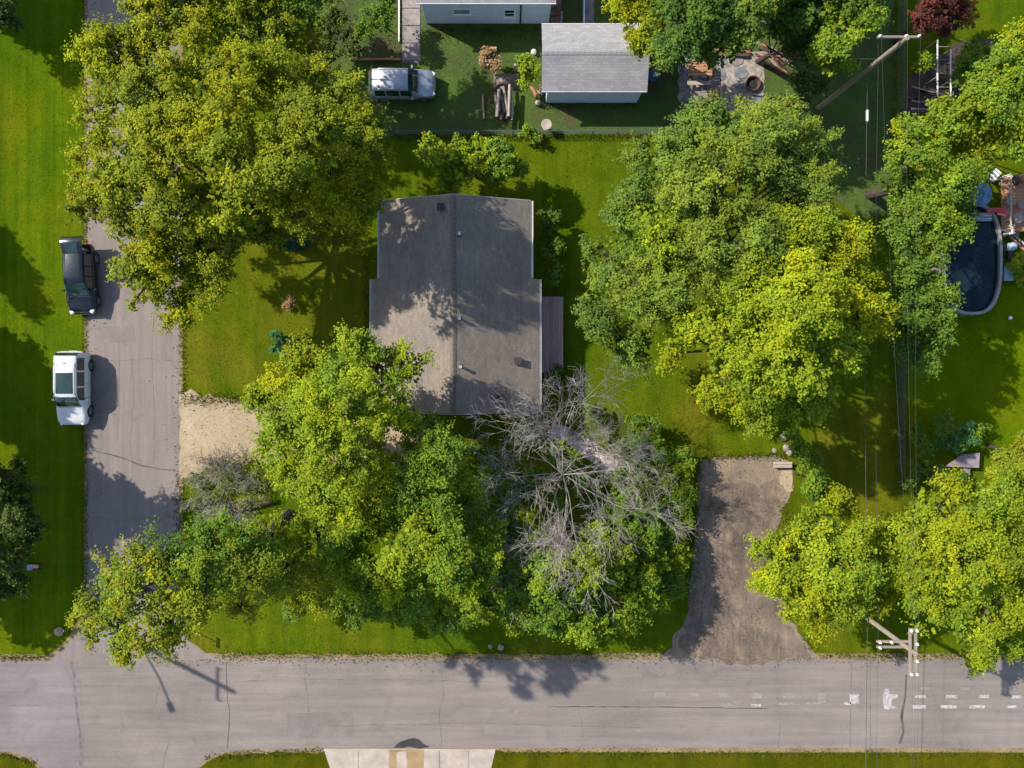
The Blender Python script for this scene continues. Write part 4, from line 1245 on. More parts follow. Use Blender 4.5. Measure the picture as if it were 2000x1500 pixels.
# ------------------------------------------------------------------ cars
def make_car(name, label, L, Wd, Ht, paint, kind, loc, rz, sunroof=False, hatch_up=False, group=None):
    """local axes: +X forward, Z up, wheels on z=0"""
    root = empty(name, loc, rz)
    tag(root, label, "car", group)
    w = Wd / 2
    # stations along the length: x, half width, sill z, belt z, top z, top half width
    hb = Ht * 0.585
    hood = Ht * 0.56
    if kind == 'suv':
        st = [(-L / 2, .80 * w, .42, hb * .95, hb * .98, .62 * w), (-L / 2 + .06, .93 * w, .30, hb, hb * 1.06, .72 * w), (-L / 2 + .12, .96 * w, .27, hb * 1.0, Ht * .80, .76 * w),
              (-L / 2 + .30, .985 * w, .25, hb * 1.0, Ht * .965, .74 * w), (-L * .22, w, .23, hb, Ht, .75 * w), (-L * .02, w, .23, hb, Ht * .995, .76 * w), (L * .10, w, .23, hb, Ht * .975, .75 * w),
              (L * .17, w, .23, hb * .985, Ht * .84, .78 * w), (L * .255, .99 * w, .24, hb * .97, hood * 1.09, .82 * w), (L * .36, .975 * w, .25, hb * .92, hood * 1.02, .80 * w),
              (L * .44, .93 * w, .27, hb * .86, hood * .96, .74 * w), (L * .485, .84 * w, .30, hb * .74, hood * .83, .66 * w), (L / 2, .70 * w, .38, hb * .60, hood * .64, .58 * w)]
        ws, rs, roof = (8, 6), (1, 3), (3, 6)
    else:
        st = [(-L / 2, .78 * w, .42, hb * .92, hb * .97, .60 * w), (-L / 2 + .07, .92 * w, .30, hb, hb * 1.04, .70 * w), (-L / 2 + .22, .96 * w, .27, hb * 1.0, Ht * .80, .72 * w),
              (-L / 2 + .62, .985 * w, .24, hb, Ht * .965, .70 * w), (-L * .16, w, .22, hb, Ht, .70 * w), (-L * .02, w, .22, hb, Ht * .995, .71 * w), (L * .06, w, .22, hb, Ht * .97, .70 * w),
              (L * .15, w, .22, hb * .985, Ht * .83, .75 * w), (L * .25, .99 * w, .23, hb * .96, hood * 1.08, .80 * w), (L * .36, .97 * w, .24, hb * .90, hood * 1.0, .76 * w),
              (L * .44, .92 * w, .26, hb * .82, hood * .92, .68 * w), (L * .485, .80 * w, .30, hb * .70, hood * .78, .58 * w), (L / 2, .62 * w, .38, hb * .56, hood * .60, .48 * w)]
        ws, rs, roof = (8, 6), (1, 3), (3, 6)

    def ring(s):
        x, hw, z0, zb, zt, tw = s
        half = [(hw * .90, z0), (hw * .985, z0 + .10), (hw, (z0 + zb) * .5), (hw * .985, zb * .97), (hw * .95, zb), (tw + (hw * .95 - tw) * .06, zt - (zt - zb) * .09), (tw * .93, zt - .005), (tw * .55, zt + .022), (0, zt + .03)]
        return [Vector((x, -a, b)) for a, b in half] + [Vector((x, a, b)) for a, b in half[-2::-1]]

    R = [ring(s) for s in st]
    nv = len(R[0])
    body = MB()
    vs = [p for q in R for p in q]
    fs = []
    skip = set()
    if hatch_up:
        for i in range(0, 3):
            for j in range(4, nv - 5):
                skip.add((i, j))
    for i in range(len(R) - 1):
        for j in range(nv - 1):
            if (i, j) in skip:
                continue
            fs.append((i * nv + j, (i + 1) * nv + j, (i + 1) * nv + j + 1, i * nv + j + 1))
    for i in (0, len(R) - 1):
        f = tuple(i * nv + j for j in range(nv))
        fs.append(f[::-1] if i else f)
    for i in range(len(R) - 1):   # floor pan
        fs.append((i * nv, i * nv + nv - 1, (i + 1) * nv + nv - 1, (i + 1) * nv))
    body.add(vs, fs)
    b = body.build("body", paint, root, smooth=True)
    try:
        b.data.set_sharp_from_angle(angle=math.radians(55))
    except Exception:
        pass

    def patch(nm, mat, i0, i1, j0, j1, off, t0=0.0, t1=1.0, s0=0.0, s1=1.0, n=4, parent=root):
        """piece of the skin between stations i0..i1 and rows j0..j1, lifted by off"""
        m = MB()
        gi = np.linspace(i0 + t0 * (i1 - i0), i1 - (1 - t1) * (i1 - i0), n * max(1, abs(i1 - i0)) + 1)
        gj = np.linspace(j0 + s0 * (j1 - j0), j1 - (1 - s1) * (j1 - j0), n * max(1, abs(j1 - j0)) + 1)

        def ev(a, c):
            ia = min(len(R) - 2, max(0, int(math.floor(a))))
            ja = min(nv - 2, max(0, int(math.floor(c))))
            u, v = a - ia, c - ja
            p0 = R[ia][ja].lerp(R[ia][ja + 1], v)
            p1 = R[ia + 1][ja].lerp(R[ia + 1][ja + 1], v)
            p = p0.lerp(p1, u)
            du = R[ia + 1][ja] - R[ia][ja]
            dv = R[ia][ja + 1] - R[ia][ja]
            nn = du.cross(dv)
            if nn.length < 1e-8:
                nn = Vector((0, 0, 1))
            nn.normalize()
            return p + nn * off
        vv = [ev(a, c) for a in gi for c in gj]
        k = len(gj)
        ff = [(i * k + j, (i + 1) * k + j, (i + 1) * k + j + 1, i * k + j + 1) for i in range(len(gi) - 1) for j in range(k - 1)]
        m.add(vv, ff)
        return m.build(nm, mat, parent, smooth=True)

    mid = nv // 2
    # glass
    patch("windscreen", M['car_glass'], 6, 8, 5, nv - 6, .012, .07, .93, .02, .98)
    if not hatch_up:
        patch("rear_window", M['car_glass'], 1, 3, 5, nv - 6, .012, .35, .95, .04, .96)
    for j0, j1 in ((4, 5), (nv - 6, nv - 5)):
        lo = (.06, .94)
        patch("side_window", M['car_glass'], 5, 7, j0, j1, .012, .04, .92, *lo)
        patch("side_window", M['car_glass'], 3, 5, j0, j1, .012, .50, .97, *lo)
        patch("side_window", M['car_glass'], 3, 5, j0, j1, .012, .06, .45, *lo)
    if sunroof:
        patch("sunroof", M['car_glass'], 4, 6, 6, nv - 7, .014, .02, .86, .12, .88)
        MB().lathe((-L * .34, 0, Ht + .015), [(.05, 0), (.03, .05), (.008, .14)], 8).build("antenna", M['plastic_black'], root, True)
    # hood edge seam
    patch("hood_seam", M['plastic_black'], 8, 9, 5, nv - 6, .006, .0, .04, .06, .94)
    # lamps, plates, mirrors
    for sg in (-1, 1):
        MB().box((L * .465, sg * w * .70, hood * .80), (.26, .24, .14), -sg * .42).build("headlight", M['lamp_clear'], root, bevel=.03)
        MB().box((-L / 2 + .06, sg * w * .80, hb * .90), (.14, .2, .26)).build("taillight", M['lamp_red'], root, bevel=.03)
        mm = MB().box((L * .155, sg * (w + .09), hb * 1.03), (.12, .2, .13)).build("mirror", paint, root, bevel=.03)
        MB().box((L * .155 - .064, sg * (w + .09), hb * 1.03), (.008, .15, .09)).build("mirror_glass", M['car_glass'], mm)
        for wxp in (-L * .30, L * .315):
            ty = MB()
            rr, tw_ = Ht * .205 if kind == 'suv' else Ht * .215, .2
            yo = sg * (w - .10)
            ty.tube([(wxp, yo - .11, rr), (wxp, yo - .09, rr), (wxp, yo + .09, rr), (wxp, yo + .11, rr)], [rr * .9, rr, rr, rr * .9], 18)
            wheel = empty("wheel", (0, 0, 0))
            wheel.parent = root
            ty.build("tyre", M['tyre'], wheel, True)
            MB().tube([(wxp, yo + sg * .10, rr), (wxp, yo + sg * .125, rr)], [rr * .66, rr * .6], 12).build("rim", M['rim'], wheel, True)
            # dark arch
            MB().tube([(wxp, yo + sg * .015, rr), (wxp, yo + sg * .085, rr)], [rr * 1.16] * 2, 18).build("wheel_arch", M['plastic_black'], root, True)
        for xs in (-L * .06, L * .13):
            MB().box((xs, sg * (w * .998), (hb + .3) / 2 + .05), (.012, .012, hb * .62)).build("door_seam", M['plastic_black'], root)
        MB().box((L * .0, sg * (w * 1.0), hb * .82), (.16, .03, .03)).build("door_handle", paint, root)
        if kind == 'suv':
            MB().tube([(-L * .34, sg * w * .70, Ht * .985), (-L * .30, sg * w * .70, Ht + .045), (L * .04, sg * w * .70, Ht + .045), (L * .08, sg * w * .70, Ht * .985)], .018, 6).build("roof_rail", M['plastic_black'] if sunroof else M['metal'], root, True)
    MB().box((L / 2 - .01, 0, .42), (.03, .5, .12)).build("number_plate", M['plate'], root)
    MB().box((-L / 2 + .0, 0, .62), (.03, .5, .12)).build("number_plate", M['plate'], root)
    MB().box((L * .475, 0, .40), (.12, w * 1.3, .16)).build("grille", M['plastic_black'], root, bevel=.03)
    for yy in (-.28, .22):
        MB().box((L * .235, yy, hood * 1.12), (.02, .5, .015), .25).build("wiper", M['plastic_black'], root)
    if hatch_up:
        # cargo floor seen through the open back, and the lifted tailgate
        MB().box((-L * .36, 0, .56), (L * .26, Wd * .80, .04)).build("cargo_floor", M['plastic_black'], root)
        MB().box((-L * .23, 0, .78), (.12, Wd * .74, .5)).build("seat_back", M['plastic_black'], root, bevel=.04)
        MB().box((-L * .37, .12, .70), (.5, .62, .22)).build("cargo_box", M['paleblue'], root, bevel=.02)
        xr, zr = st[3][0], Ht * .97
        tg = MB()
        wv = .70 * w
        pts = []
        prof = [(0, 0), (-.30, .10), (-.62, .17), (-.86, .16), (-1.02, .02), (-1.06, -.16)]
        wid = [.92, .98, 1.02, 1.06, 1.08, 1.02]
        for (dx, dz), k in zip(prof, wid):
            for yy, zz in ((-1, -.03), (-.6, 0), (0, .02), (.6, 0), (1, -.03)):
                pts.append(Vector((xr + dx, yy * wv * k, zr + dz + zz)))
        n5 = 5
        up = [(i * n5 + j, i * n5 + j + 1, (i + 1) * n5 + j + 1, (i + 1) * n5 + j) for i in range(5) for j in range(4)]
        lo = [p - Vector((0, 0, .06)) for p in pts]
        tg.add(pts + lo, up + [tuple(q + 30 for q in f[::-1]) for f in up] + [(0, 30, 31, 1), (1, 31, 32, 2), (2, 32, 33, 3), (3, 33, 34, 4)] + [(25 + j + 1, 55 + j + 1, 55 + j, 25 + j) for j in range(4)]
               + [((i + 1) * 5, 30 + (i + 1) * 5, 30 + i * 5, i * 5) for i in range(5)] + [(i * 5 + 4, 30 + i * 5 + 4, 30 + (i + 1) * 5 + 4, (i + 1) * 5 + 4) for i in range(5)])
        t = tg.build("tailgate", paint, root, True)
        g = MB()
        gp = [p + Vector((0, 0, .012)) for p in pts[1:4] + pts[6:9] + pts[11:14]]
        g.add(gp, [(0, 1, 4, 3), (1, 2, 5, 4), (3, 4, 7, 6), (4, 5, 8, 7)])
        g.build("tailgate_glass", M['car_glass'], t, True)
        for sg in (-1, 1):
            MB().tube([(xr - .35, sg * wv * .9, zr + .08), (xr - .18, sg * w * .86, hb + .12)], .015, 6).build("gas_strut", M['metal'], root)
    return root


make_car("car", "white car with a dark glass sunroof parked half on the lawn", 4.45, 1.80, 1.66, M['paint_white'], 'suv', G(155, 757), -math.pi / 2, sunroof=True)
make_car("car", "black hatchback with its tailgate raised on the side road", 4.15, 1.74, 1.48, M['paint_black'], 'hatch', G(169, 548), math.radians(-87), hatch_up=True)
make_car("car", "silver car parked in the shaded yard by the walkway", 3.95, 1.72, 1.62, M['paint_silver'], 'suv', G(789, 172), 0.0)

# ------------------------------------------------------------------ utility poles and lines
PX = 1600.0


def pole(base_px, Ht, label, arms, extras=None, rad=.16, lean=(0, 0)):
    b = G(*base_px)
    root = empty("utility_pole", tuple(b))
    tag(root, label, "pole", None)
    MB().tube([(0, 0, -.1), (lean[0] * .5, lean[1] * .5, Ht * .5), (lean[0], lean[1], Ht)], [rad, rad * .85, rad * .68], 10).build("post", M['pole'], root, True)
    for (z, x0, x1, y0, y1, ins) in arms:
        a = MB()
        c = Vector(((x0 + x1) / 2 + lean[0] * z / Ht, (y0 + y1) / 2 + lean[1] * z / Ht, z))
        a.box(c, (max(.11, abs(x1 - x0)), max(.11, abs(y1 - y0)), .12))
        ob = a.build("cross_arm", M['pole'], root, bevel=.01)
        for (ix, iy) in ins:
            MB().lathe((ix, iy, z + .06), [(.025, 0), (.025, .05), (.065, .06), (.04, .10), (.07, .11), (.04, .16), (.03, .2)], 10).build("insulator", M['ceramic'], root, True)
    return root


HA = 10.6
poleA = pole((1600, 210), HA, "slanted-looking wooden power pole with one cross-arm at upper right",
             [(HA - .25, -1.32, .66, .14, .14, [(-1.25, .14), (.0, .14), (.62, .14)])])
MB().tube([(0, 0, 7.2), (.1, .05, 7.2)], .05, 6).build("bracket", M['metal'], poleA)
HB = 11.35
poleB = pole((1600, 1138), HB, "pale wooden power pole with crossing arms beside the main road",
             [(HB - .25, .13, .13, -1.1, 1.1, [(.13, -1.02), (.13, -.4), (.13, .4), (.13, 1.02)]), (HB - .25, -.13, -.13, -1.1, 1.1, [(-.13, -1.02), (-.13, 1.02)]),
              (HB - 1.2, -1.25, .25, .13, .13, [(-1.15, .13), (-.6, .13)]), (HB - 1.2, -1.25, .25, -.13, -.13, [(-1.15, -.13)])])
poleC = pole((-40, 1098), 15.2, "tall pole beyond the left edge casting its shadow on the crossing",
             [(14.2, 0, 0, -1.0, 1.0, [(0, -.95), (0, .95)])], rad=.19)
MB().tube([(0, 0, 9.6), (.7, -1.9, 10.1), (1.25, -3.4, 10.2)], .06, 6).build("lamp_arm", M['metal'], poleC, True)
MB().box((1.3, -3.55, 10.15), (.32, .6, .16), .35).build("lamp_head", M['metal'], poleC, bevel=.03)


def cable(label, pts, rad, sag=.35):
    p0 = Vector(pts[0])
    root = bpy.data.objects.new("power_line", None)
    mbb = MB()
    fine = []
    for i in range(len(pts) - 1):
        a, b = Vector(pts[i]), Vector(pts[i + 1])
        for k in range(12):
            t = k / 12
            q = a.lerp(b, t)
            q.z -= sag * 4 * t * (1 - t) * min(1, (b - a).length / 25)
            fine.append(q - p0)
    fine.append(Vector(pts[-1]) - p0)
    mbb.tube(fine, rad, 5)
    o = mbb.build("power_line", M['cable'], None, True)
    o.location = p0
    bpy.data.objects.remove(root)
    return tag(o, label, "cable", "overhead lines along the power poles")


A0, B0 = G(1600, 210), G(1600, 1138)
for dx, dxb, nm in ((-1.25, -.13, "westernmost overhead wire on the cross-arm pole's long arm end"), (.62, .13, "easternmost overhead wire on the cross-arm pole's short arm end"), (.0, .0, "overhead wire running from the cross-arm pole's middle insulator")):
    zA = HA + .02
    cable(nm, [(A0.x + dx, A0.y + 34, zA), (A0.x + dx, A0.y + .14, zA), (B0.x + dxb, B0.y + 1.02, HB + .02), (B0.x + dxb, B0.y - 1.02, HB + .02), (B0.x + dxb, B0.y - 34, HB)], .004)
cable("thick lower cable strung midway up both power poles", [(A0.x + .12, A0.y + 34, 6.2), (A0.x + .12, A0.y, 6.2), (B0.x + .12, B0.y, 6.2), (B0.x + .12, B0.y - 34, 6.2)], .014, .3)
cable("thin second cable just above the thick lower one", [(A0.x + .12, A0.y + 34, 7.4), (A0.x + .12, A0.y, 7.4), (B0.x + .12, B0.y, 7.4), (B0.x + .12, B0.y - 34, 7.4)], .006, .3)
cable("service wire running west from the cross-arm pole over the dark tree", [(A0.x, A0.y, 7.9), (P(1300, 105, 5).x, P(1300, 105, 5).y, 5.0)], .011, .2)
sp = MB().tube([(0, -.35, 0), (0, -.28, 0), (0, .28, 0), (0, .35, 0)], [.02, .09, .09, .02], 8).build("cable_splice", M['metal'], None, True)
q = P(1663, 227, 6.1)
sp.location = (A0.x + .12, q.y, 6.16)
tag(sp, "pale splice case on the thick lower cable", "splice case")

# ------------------------------------------------------------------ chain-link fence
def chain_fence(name, p0, p1, hgt, label, nposts, rail='fence_wire', step=.16):
    a, b = Vector(p0), Vector(p1)
    root = empty(name, tuple(a))
    tag(root, label, "fence")
    d = b - a
    Lf = d.length
    u = d.normalized()
    for i in range(nposts):
        q = u * (Lf * i / (nposts - 1))
        MB().tube([q, q + Vector((0, 0, hgt + .04))], .03, 7).build("post", M['fence_wire'], root, True)
    MB().tube([Vector((0, 0, hgt)), d + Vector((0, 0, hgt))], .018, 6).build("top_rail", M[rail], root, True)
    m = MB()
    n = int((Lf - hgt) / step)
    for i in range(n):
        s0 = i * step
        for sg in (0, 1):
            q0 = u * (s0 + (hgt if sg else 0)) + Vector((0, 0, .04))
            q1 = u * (s0 + (0 if sg else hgt)) + Vector((0, 0, hgt - .01))
            m.tube([q0, q1], .0045, 3, False)
    ob = m.build("wire_mesh", M['fence_wire'], root)
    ob["kind"] = "stuff"
    return root


chain_fence("chain_link_fence", G(1752, -60), G(1752, 940), 0.95, "long blue-grey chain-link fence between the trees and the pool yard", 13)
chain_fence("chain_link_fence", G(770, 262), G(1310, 262), 0.8, "low wire fence between the mown lawn and the shaded north yard", 8)

# ------------------------------------------------------------------ pool yard
pool = empty("swimming_pool", tuple(P(1900, 500, 0)))
tag(pool, "oval above-ground swimming pool with dark water beside the trees", "pool")
po = Vector(pool.location)
pc = P(1898, 506, 1.2)
pa, pb = 1.72, 3.25


def oval(rx, ry, z, n=48):
    out = []
    for k in range(n):
        a = 2 * math.pi * k / n
        ca, sa = math.cos(a), math.sin(a)
        e = 0.72
        out.append(Vector((pc.x + rx * math.copysign(abs(ca) ** e, ca), pc.y + ry * math.copysign(abs(sa) ** e, sa), z)) - po)
    return out


def ovalring(rings, closed_top=None):
    m = MB()
    n = len(rings[0])
    m.v = [tuple(p) for q in rings for p in q]
    for i in range(len(rings) - 1):
        for k in range(n):
            k2 = (k + 1) % n
            m.f.append((i * n + k, i * n + k2, (i + 1) * n + k2, (i + 1) * n + k))
    if closed_top is not None:
        m.f.append(tuple(closed_top * n + k for k in range(n)))
    return m


ovalring([oval(pa, pb, 0), oval(pa, pb, 1.25)]).build("pool_wall", M['pool_rail'], pool, True)
ovalring([oval(pa - .06, pb - .06, 1.25), oval(pa - .06, pb - .06, .3)]).build("liner", M['pool_liner'], pool, True)
ovalring([oval(pa + .06, pb + .06, 1.24), oval(pa + .06, pb + .06, 1.30), oval(pa - .10, pb - .10, 1.30), oval(pa - .10, pb - .10, 1.24)]).build("top_rail", M['pool_rail'], pool, True)
m = MB()
m.add(oval(pa - .05, pb - .05, 1.02), [tuple(range(48))])
m.build("water", M['water'], pool)
for k in range(0, 48, 6):
    p = oval(pa + .05, pb + .05, 0)[k]
    MB().box(p + Vector((0, 0, .62)), (.12, .12, 1.24)).build("upright", M['pool_rail'], pool)

# raised timber deck north-east of the pool
pd = empty("pool_deck", tuple(P(1975, 380, 0)))
tag(pd, "orange-brown timber deck at the pool's upper end", "deck")
pdo = Vector(pd.location)
dx0, dx1 = P(1955, 400, 1.1).x, P(2080, 400, 1.1).x
dy0, dy1 = P(1975, 452, 1.1).y, P(1975, 345, 1.1).y
for i in range(18):
    yy = dy0 + (dy1 - dy0) * (i + .5) / 18
    MB().box(Vector(((dx0 + dx1) / 2, yy, 1.1)) - pdo, (dx1 - dx0 - .02 * (i % 3), (dy1 - dy0) / 18 - .012, .04)).build("plank", M['wood_orange'], pd, bevel=.004)
for xx in (dx0 + .08, dx1 - .1):
    for yy in (dy0 + .1, dy1 - .1):
        MB().box(Vector((xx, yy, .54)) - pdo, (.1, .1, 1.08)).build("post", M['wood_dark'], pd)
MB().box(Vector((dx0 + .05, (dy0 + dy1) / 2, 1.95)) - pdo, (.08, dy1 - dy0, .05)).build("hand_rail", M['wood_pale'], pd)
for i in range(7):
    MB().box(Vector((dx0 + .05, dy0 + .06 + (dy1 - dy0 - .12) * i / 6, 1.53)) - pdo, (.05, .05, .8)).build("baluster", M['wood_pale'], pd)
MB().box(P(1990, 425, 1.5) - pdo, (.6, .6, .05), .3).build("hatch_panel", M['wood_grey'], pd)


def chair(loc, rz, mat, label, pz=0.0):
    root = empty("patio_chair", loc, rz)
    tag(root, label, "chair")
    MB().box((0, 0, .42), (.5, .5, .05)).build("seat", mat, root, bevel=.015)
    MB().box((-.25, 0, .72), (.05, .5, .55), 0, Matrix.Rotation(-.2, 3, 'Y')).build("backrest", mat, root, bevel=.015)
    for sx in (-.2, .2):
        for sy in (-.22, .22):
            MB().box((sx, sy, .2), (.04, .04, .4)).build("leg", mat, root)
    for sy in (-.26, .26):
        MB().box((.0, sy, .62), (.45, .05, .04)).build("armrest", mat, root)
    return root


def at(px, py, z):
    p = P(px, py, z)
    return (p.x, p.y, z)


chair(at(1976, 355, 1.12), .4, M['wood_dark'], "dark patio chair on the orange pool deck's far side")
chair(at(1993, 350, 1.12), 1.9, M['terracotta'], "reddish patio chair at the pool deck's outer corner")
# red float, pale air mattress, blue-green tarp near the pool
fl = empty("pool_float", at(1946, 412, 1.32))
tag(fl, "bright red inflatable float lying on the pool's upper rim", "pool float")
MB().tube([(-.62, -.05, .08), (-.3, .05, .1), (.1, .02, .12), (.5, -.1, .1), (.62, -.2, .06)], [.08, .14, .16, .14, .06], 10).build("body", M['red'], fl, True)
MB().tube([(.0, -.18, .1), (.3, -.22, .1), (.5, -.3, .08)], [.05, .08, .04], 8).build("fin", M['pink'], fl, True)
am = empty("air_mattress", at(1915, 424, 1.31))
tag(am, "pale lilac-grey air mattress across the pool's top end", "air mattress")
for i in range(5):
    MB().tube([(-.62, -.2 + .1 * i, .05), (.62, -.2 + .1 * i, .05)], [.052, .052], 8).build("tube", M['paleblue'] if i % 2 else M['mauve'], am, True)
um = empty("patio_umbrella", (*at(1918, 378, 2.2)[:2], 0))
tag(um, "blue-green patio umbrella above the pool, half under leaves", "umbrella")
MB().tube([(0, 0, 0), (0, 0, 2.45)], .03, 8).build("pole", M['metal'], um, True)
for k in range(8):
    a0, a1 = k * math.pi / 4, (k + 1) * math.pi / 4
    m = MB()
    r_ = .72
    m.add([(0, 0, 2.5), (r_ * math.cos(a0), r_ * math.sin(a0), 2.02), (r_ * .96 * math.cos((a0 + a1) / 2), r_ * .96 * math.sin((a0 + a1) / 2), 2.05), (r_ * math.cos(a1), r_ * math.sin(a1), 2.02)], [(0, 1, 2), (0, 2, 3)])
    m.build("canopy_panel", M['teal'] if k % 2 else M['blue'], um)
    MB().tube([(0, 0, 2.46), (r_ * math.cos(a0), r_ * math.sin(a0), 2.0)], .012, 5).build("rib", M['metal'], um)
MB().lathe((0, 0, 0), [(.25, 0), (.25, .06), (.06, .1)], 14).build("base", M['stone'], um, True)
pf = empty("pool_pump", at(1966, 490, 0))
tag(pf, "blue and grey pool pump unit beside the pool wall", "pump")
MB().lathe((0, .2, 0), [(.24, 0), (.26, .1), (.26, .62), (.16, .78), (.05, .82)], 14).build("tank", M['paleblue'], pf, True)
MB().box((.05, -.25, .15), (.3, .5, .3)).build("motor", M['plastic_black'], pf, bevel=.04)
MB().tube([(0, .2, .7), (-.2, .1, .8), (-.38, .0, 1.0)], .04, 7).build("hose", M['metal'], pf, True)
sb = empty("storage_box", at(1962, 535, 0))
tag(sb, "flat grey-blue storage box south of the pool pump", "box")
MB().box((0, 0, .2), (.55, .85, .4)).build("body", M['stone_b'], sb, bevel=.02)
MB().box((0, 0, .43), (.6, .9, .05)).build("lid", M['paleblue'], sb, bevel=.015)
bk = MB().lathe((0, 0, 0), [(.14, 0), (.18, .3), (.19, .3), (.16, .29), (.13, .03)], 14).build("bucket", M['trim'], None, True)
bk.location = at(1986, 514, 0)
tag(bk, "white bucket next to the yellow-green plant by the pool", "bucket")
bl = MB().lathe((0, 0, 0), [(.02, 0), (.10, .04), (.12, .1), (.09, .18), (.02, .21)], 12).build("ball", M['trim'], None, True)
bl.location = at(1971, 621, 0)
tag(bl, "small white ball on the sunny lawn below the pool", "ball")
lg = empty("garden_timber", at(1990, 478, .3))
tag(lg, "reddish railing timber slanting beside the pool pump", "timber")
MB().box((0, 0, 0), (1.5, .14, .1), -.75).build("rail", M['wood_orange'], lg)
MB().box((.1, .22, .02), (1.5, .1, .1), -.75).build("rail", M['wood_pale'], lg)

# mauve board table under the weeds
tb = empty("board_table", at(1870, 898, 0))
tag(tb, "faded mauve board table among weeds below the fence", "table")
m = MB()
m.add([(-1.05, -.32, .6), (.95, -.4, .62), (1.0, .5, .62), (-.1, .38, .6), (-1.05, -.32, .55), (.95, -.4, .57), (1.0, .5, .57), (-.1, .38, .55)],
      [(0, 1, 2, 3), (7, 6, 5, 4), (0, 4, 5, 1), (1, 5, 6, 2), (2, 6, 7, 3), (3, 7, 4, 0)])
m.build("top", M['mauve'], tb)
for sx, sy in ((-.6, -.2), (.8, -.25), (.85, .35), (0, .25)):
    MB().box((sx, sy, .28), (.06, .06, .55)).build("leg", M['wood_dark'], tb)
MB().box((.35, -.62, .35), (.42, .5, .05)).build("shelf", M['wood_grey'], tb)
bn = empty("bench", at(1524, 906, 0))
tag(bn, "short pale plank bench at the top of the crushed driveway", "bench")
MB().box((0, -.09, .42), (1.15, .17, .05)).build("seat_plank", M['concrete'], bn, bevel=.01)
MB().box((0, .1, .42), (1.15, .17, .05)).build("seat_plank", M['wood_pale'], bn, bevel=.01)
for sx in (-.45, .45):
    MB().box((sx, 0, .2), (.08, .34, .39)).build("leg", M['wood_dark'], bn)
sand = sheet("sand_patch", [(1524, 918), (1546, 916), (1550, 960), (1538, 962), (1522, 945)], 0.031, M['sand'], 0.05, 0.2)
for i, (px, py, sc, rz) in enumerate(((1530, 852, .26, .2), (1535, 874, .22, 1.1), (1541, 884, .2, 2.0), (1512, 880, .14, .5), (978, 1263, .2, .7), (958, 1262, .14, .3), (118, 1232, .28, .4))):
    r = np.random.RandomState(700 + i)
    bm = bmesh.new()
    bmesh.ops.create_icosphere(bm, subdivisions=2, radius=sc)
    for v in bm.verts:
        v.co *= 1 + float(r.uniform(-.18, .18))
        v.co.z *= .65
        v.co.z += sc * .4
    me = bpy.data.meshes.new("rock")
    bm.to_mesh(me)
    bm.free()
    o = link_mesh("rock", me, M['stone'] if i != 6 else M['sand'])
    o.location = at(px, py, 0)
    o.rotation_euler.z = rz
    lab = ["grey rock north of the pale bench nearest the big trees", "middle grey rock north of the pale bench", "grey rock just behind the pale bench", "smallest pebble-like rock on the lawn near the bench",
           "whitish rock on the south verge by the shadowed road edge", "small rock west of the whitish verge rock", "tan boulder on the grass corner by the crossing"][i]
    tag(o, lab, "rock", "rocks in the gardens")

# ------------------------------------------------------------------ patio with lumber behind the garage tree
pat = sheet("patio", [(1325, 108), (1492, 100), (1494, 215), (1420, 232), (1326, 200)], 0.016, M['stone'], 0.05, 0.3)
r = np.random.RandomState(31)
stone_me = None
for i in range(5):
    for j in range(4):
        px, py = 1342 + i * 34 + r.uniform(-4, 4), 118 + j * 27 + r.uniform(-3, 3)
        if py > 212 - abs(px - 1420) * .15:
            continue
        b = MB()
        n = 7
        top = [(math.cos(6.283 * k / n) * .45 * r.uniform(.8, 1.15), math.sin(6.283 * k / n) * .36 * r.uniform(.8, 1.15), .035) for k in range(n)]
        b.add(top + [(x, y, 0) for x, y, z in top], [tuple(range(n))] + [(k, k + n, (k + 1) % n + n, (k + 1) % n) for k in range(n)])
        ob = b.build("flagstone", [M['stone'], M['stone_b'], M['concrete_grey']][r.randint(0, 3)], pat)
        ob.location = G(px, py, .018)
        ob.rotation_euler.z = r.uniform(0, 6)
pt = empty("picnic_table", at(1362, 142, 0))
tag(pt, "cedar picnic table with orange-brown slats on the stone patio", "table")
for i in range(5):
    MB().box((0, -.36 + .18 * i, .75), (1.42, .155, .04)).build("slat", M['wood_orange'], pt, bevel=.006)
for sy in (-.78, .78):
    MB().box((0, sy, .45), (1.42, .24, .04)).build("bench_plank", M['wood_grey'] if sy > 0 else M['wood_pale'], pt, bevel=.006)
for sx in (-.55, .55):
    MB().box((sx, 0, .40), (.08, 1.7, .09)).build("cross_beam", M['wood_dark'], pt)
    for sy in (-.42, .42):
        MB().box((sx, sy, .36), (.08, .1, .78), 0, Matrix.Rotation(-.35 if sy < 0 else .35, 3, 'X')).build("leg", M['wood_dark'], pt)


def lumber(name, loc, n, L, label, mats, seed, spread=.35, ang=0.0, fan=.25, rad=(.05, .1), round_=False, part="board"):
    r = np.random.RandomState(seed)
    root = empty(name, loc, ang)
    tag(root, label, "lumber" if not round_ else "log pile")
    for i in range(n):
        ll = L * r.uniform(.6, 1.1)
        off = r.uniform(-spread, spread)
        z = .06 + .09 * (i // max(2, int(spread * 7)))
        a = r.normal(0, fan)
        if round_:
            rr = r.uniform(*rad)
            z = rr + (i // max(2, int(spread * 6))) * rad[1] * 1.5
            d = Vector((math.sin(a), math.cos(a), 0)) * ll / 2
            c = Vector((off, r.uniform(-.15, .15) * L, z))
            MB().tube([c - d, c + d + Vector((0, 0, r.normal(0, .03)))], [rr, rr * .9], 9).build("log", M[mats[i % len(mats)]], root, True)
        else:
            MB().box((off, r.uniform(-.2, .2) * L, z), (r.uniform(*rad) * 2, ll, .04), a).build(part, M[mats[i % len(mats)]], root)
    return root


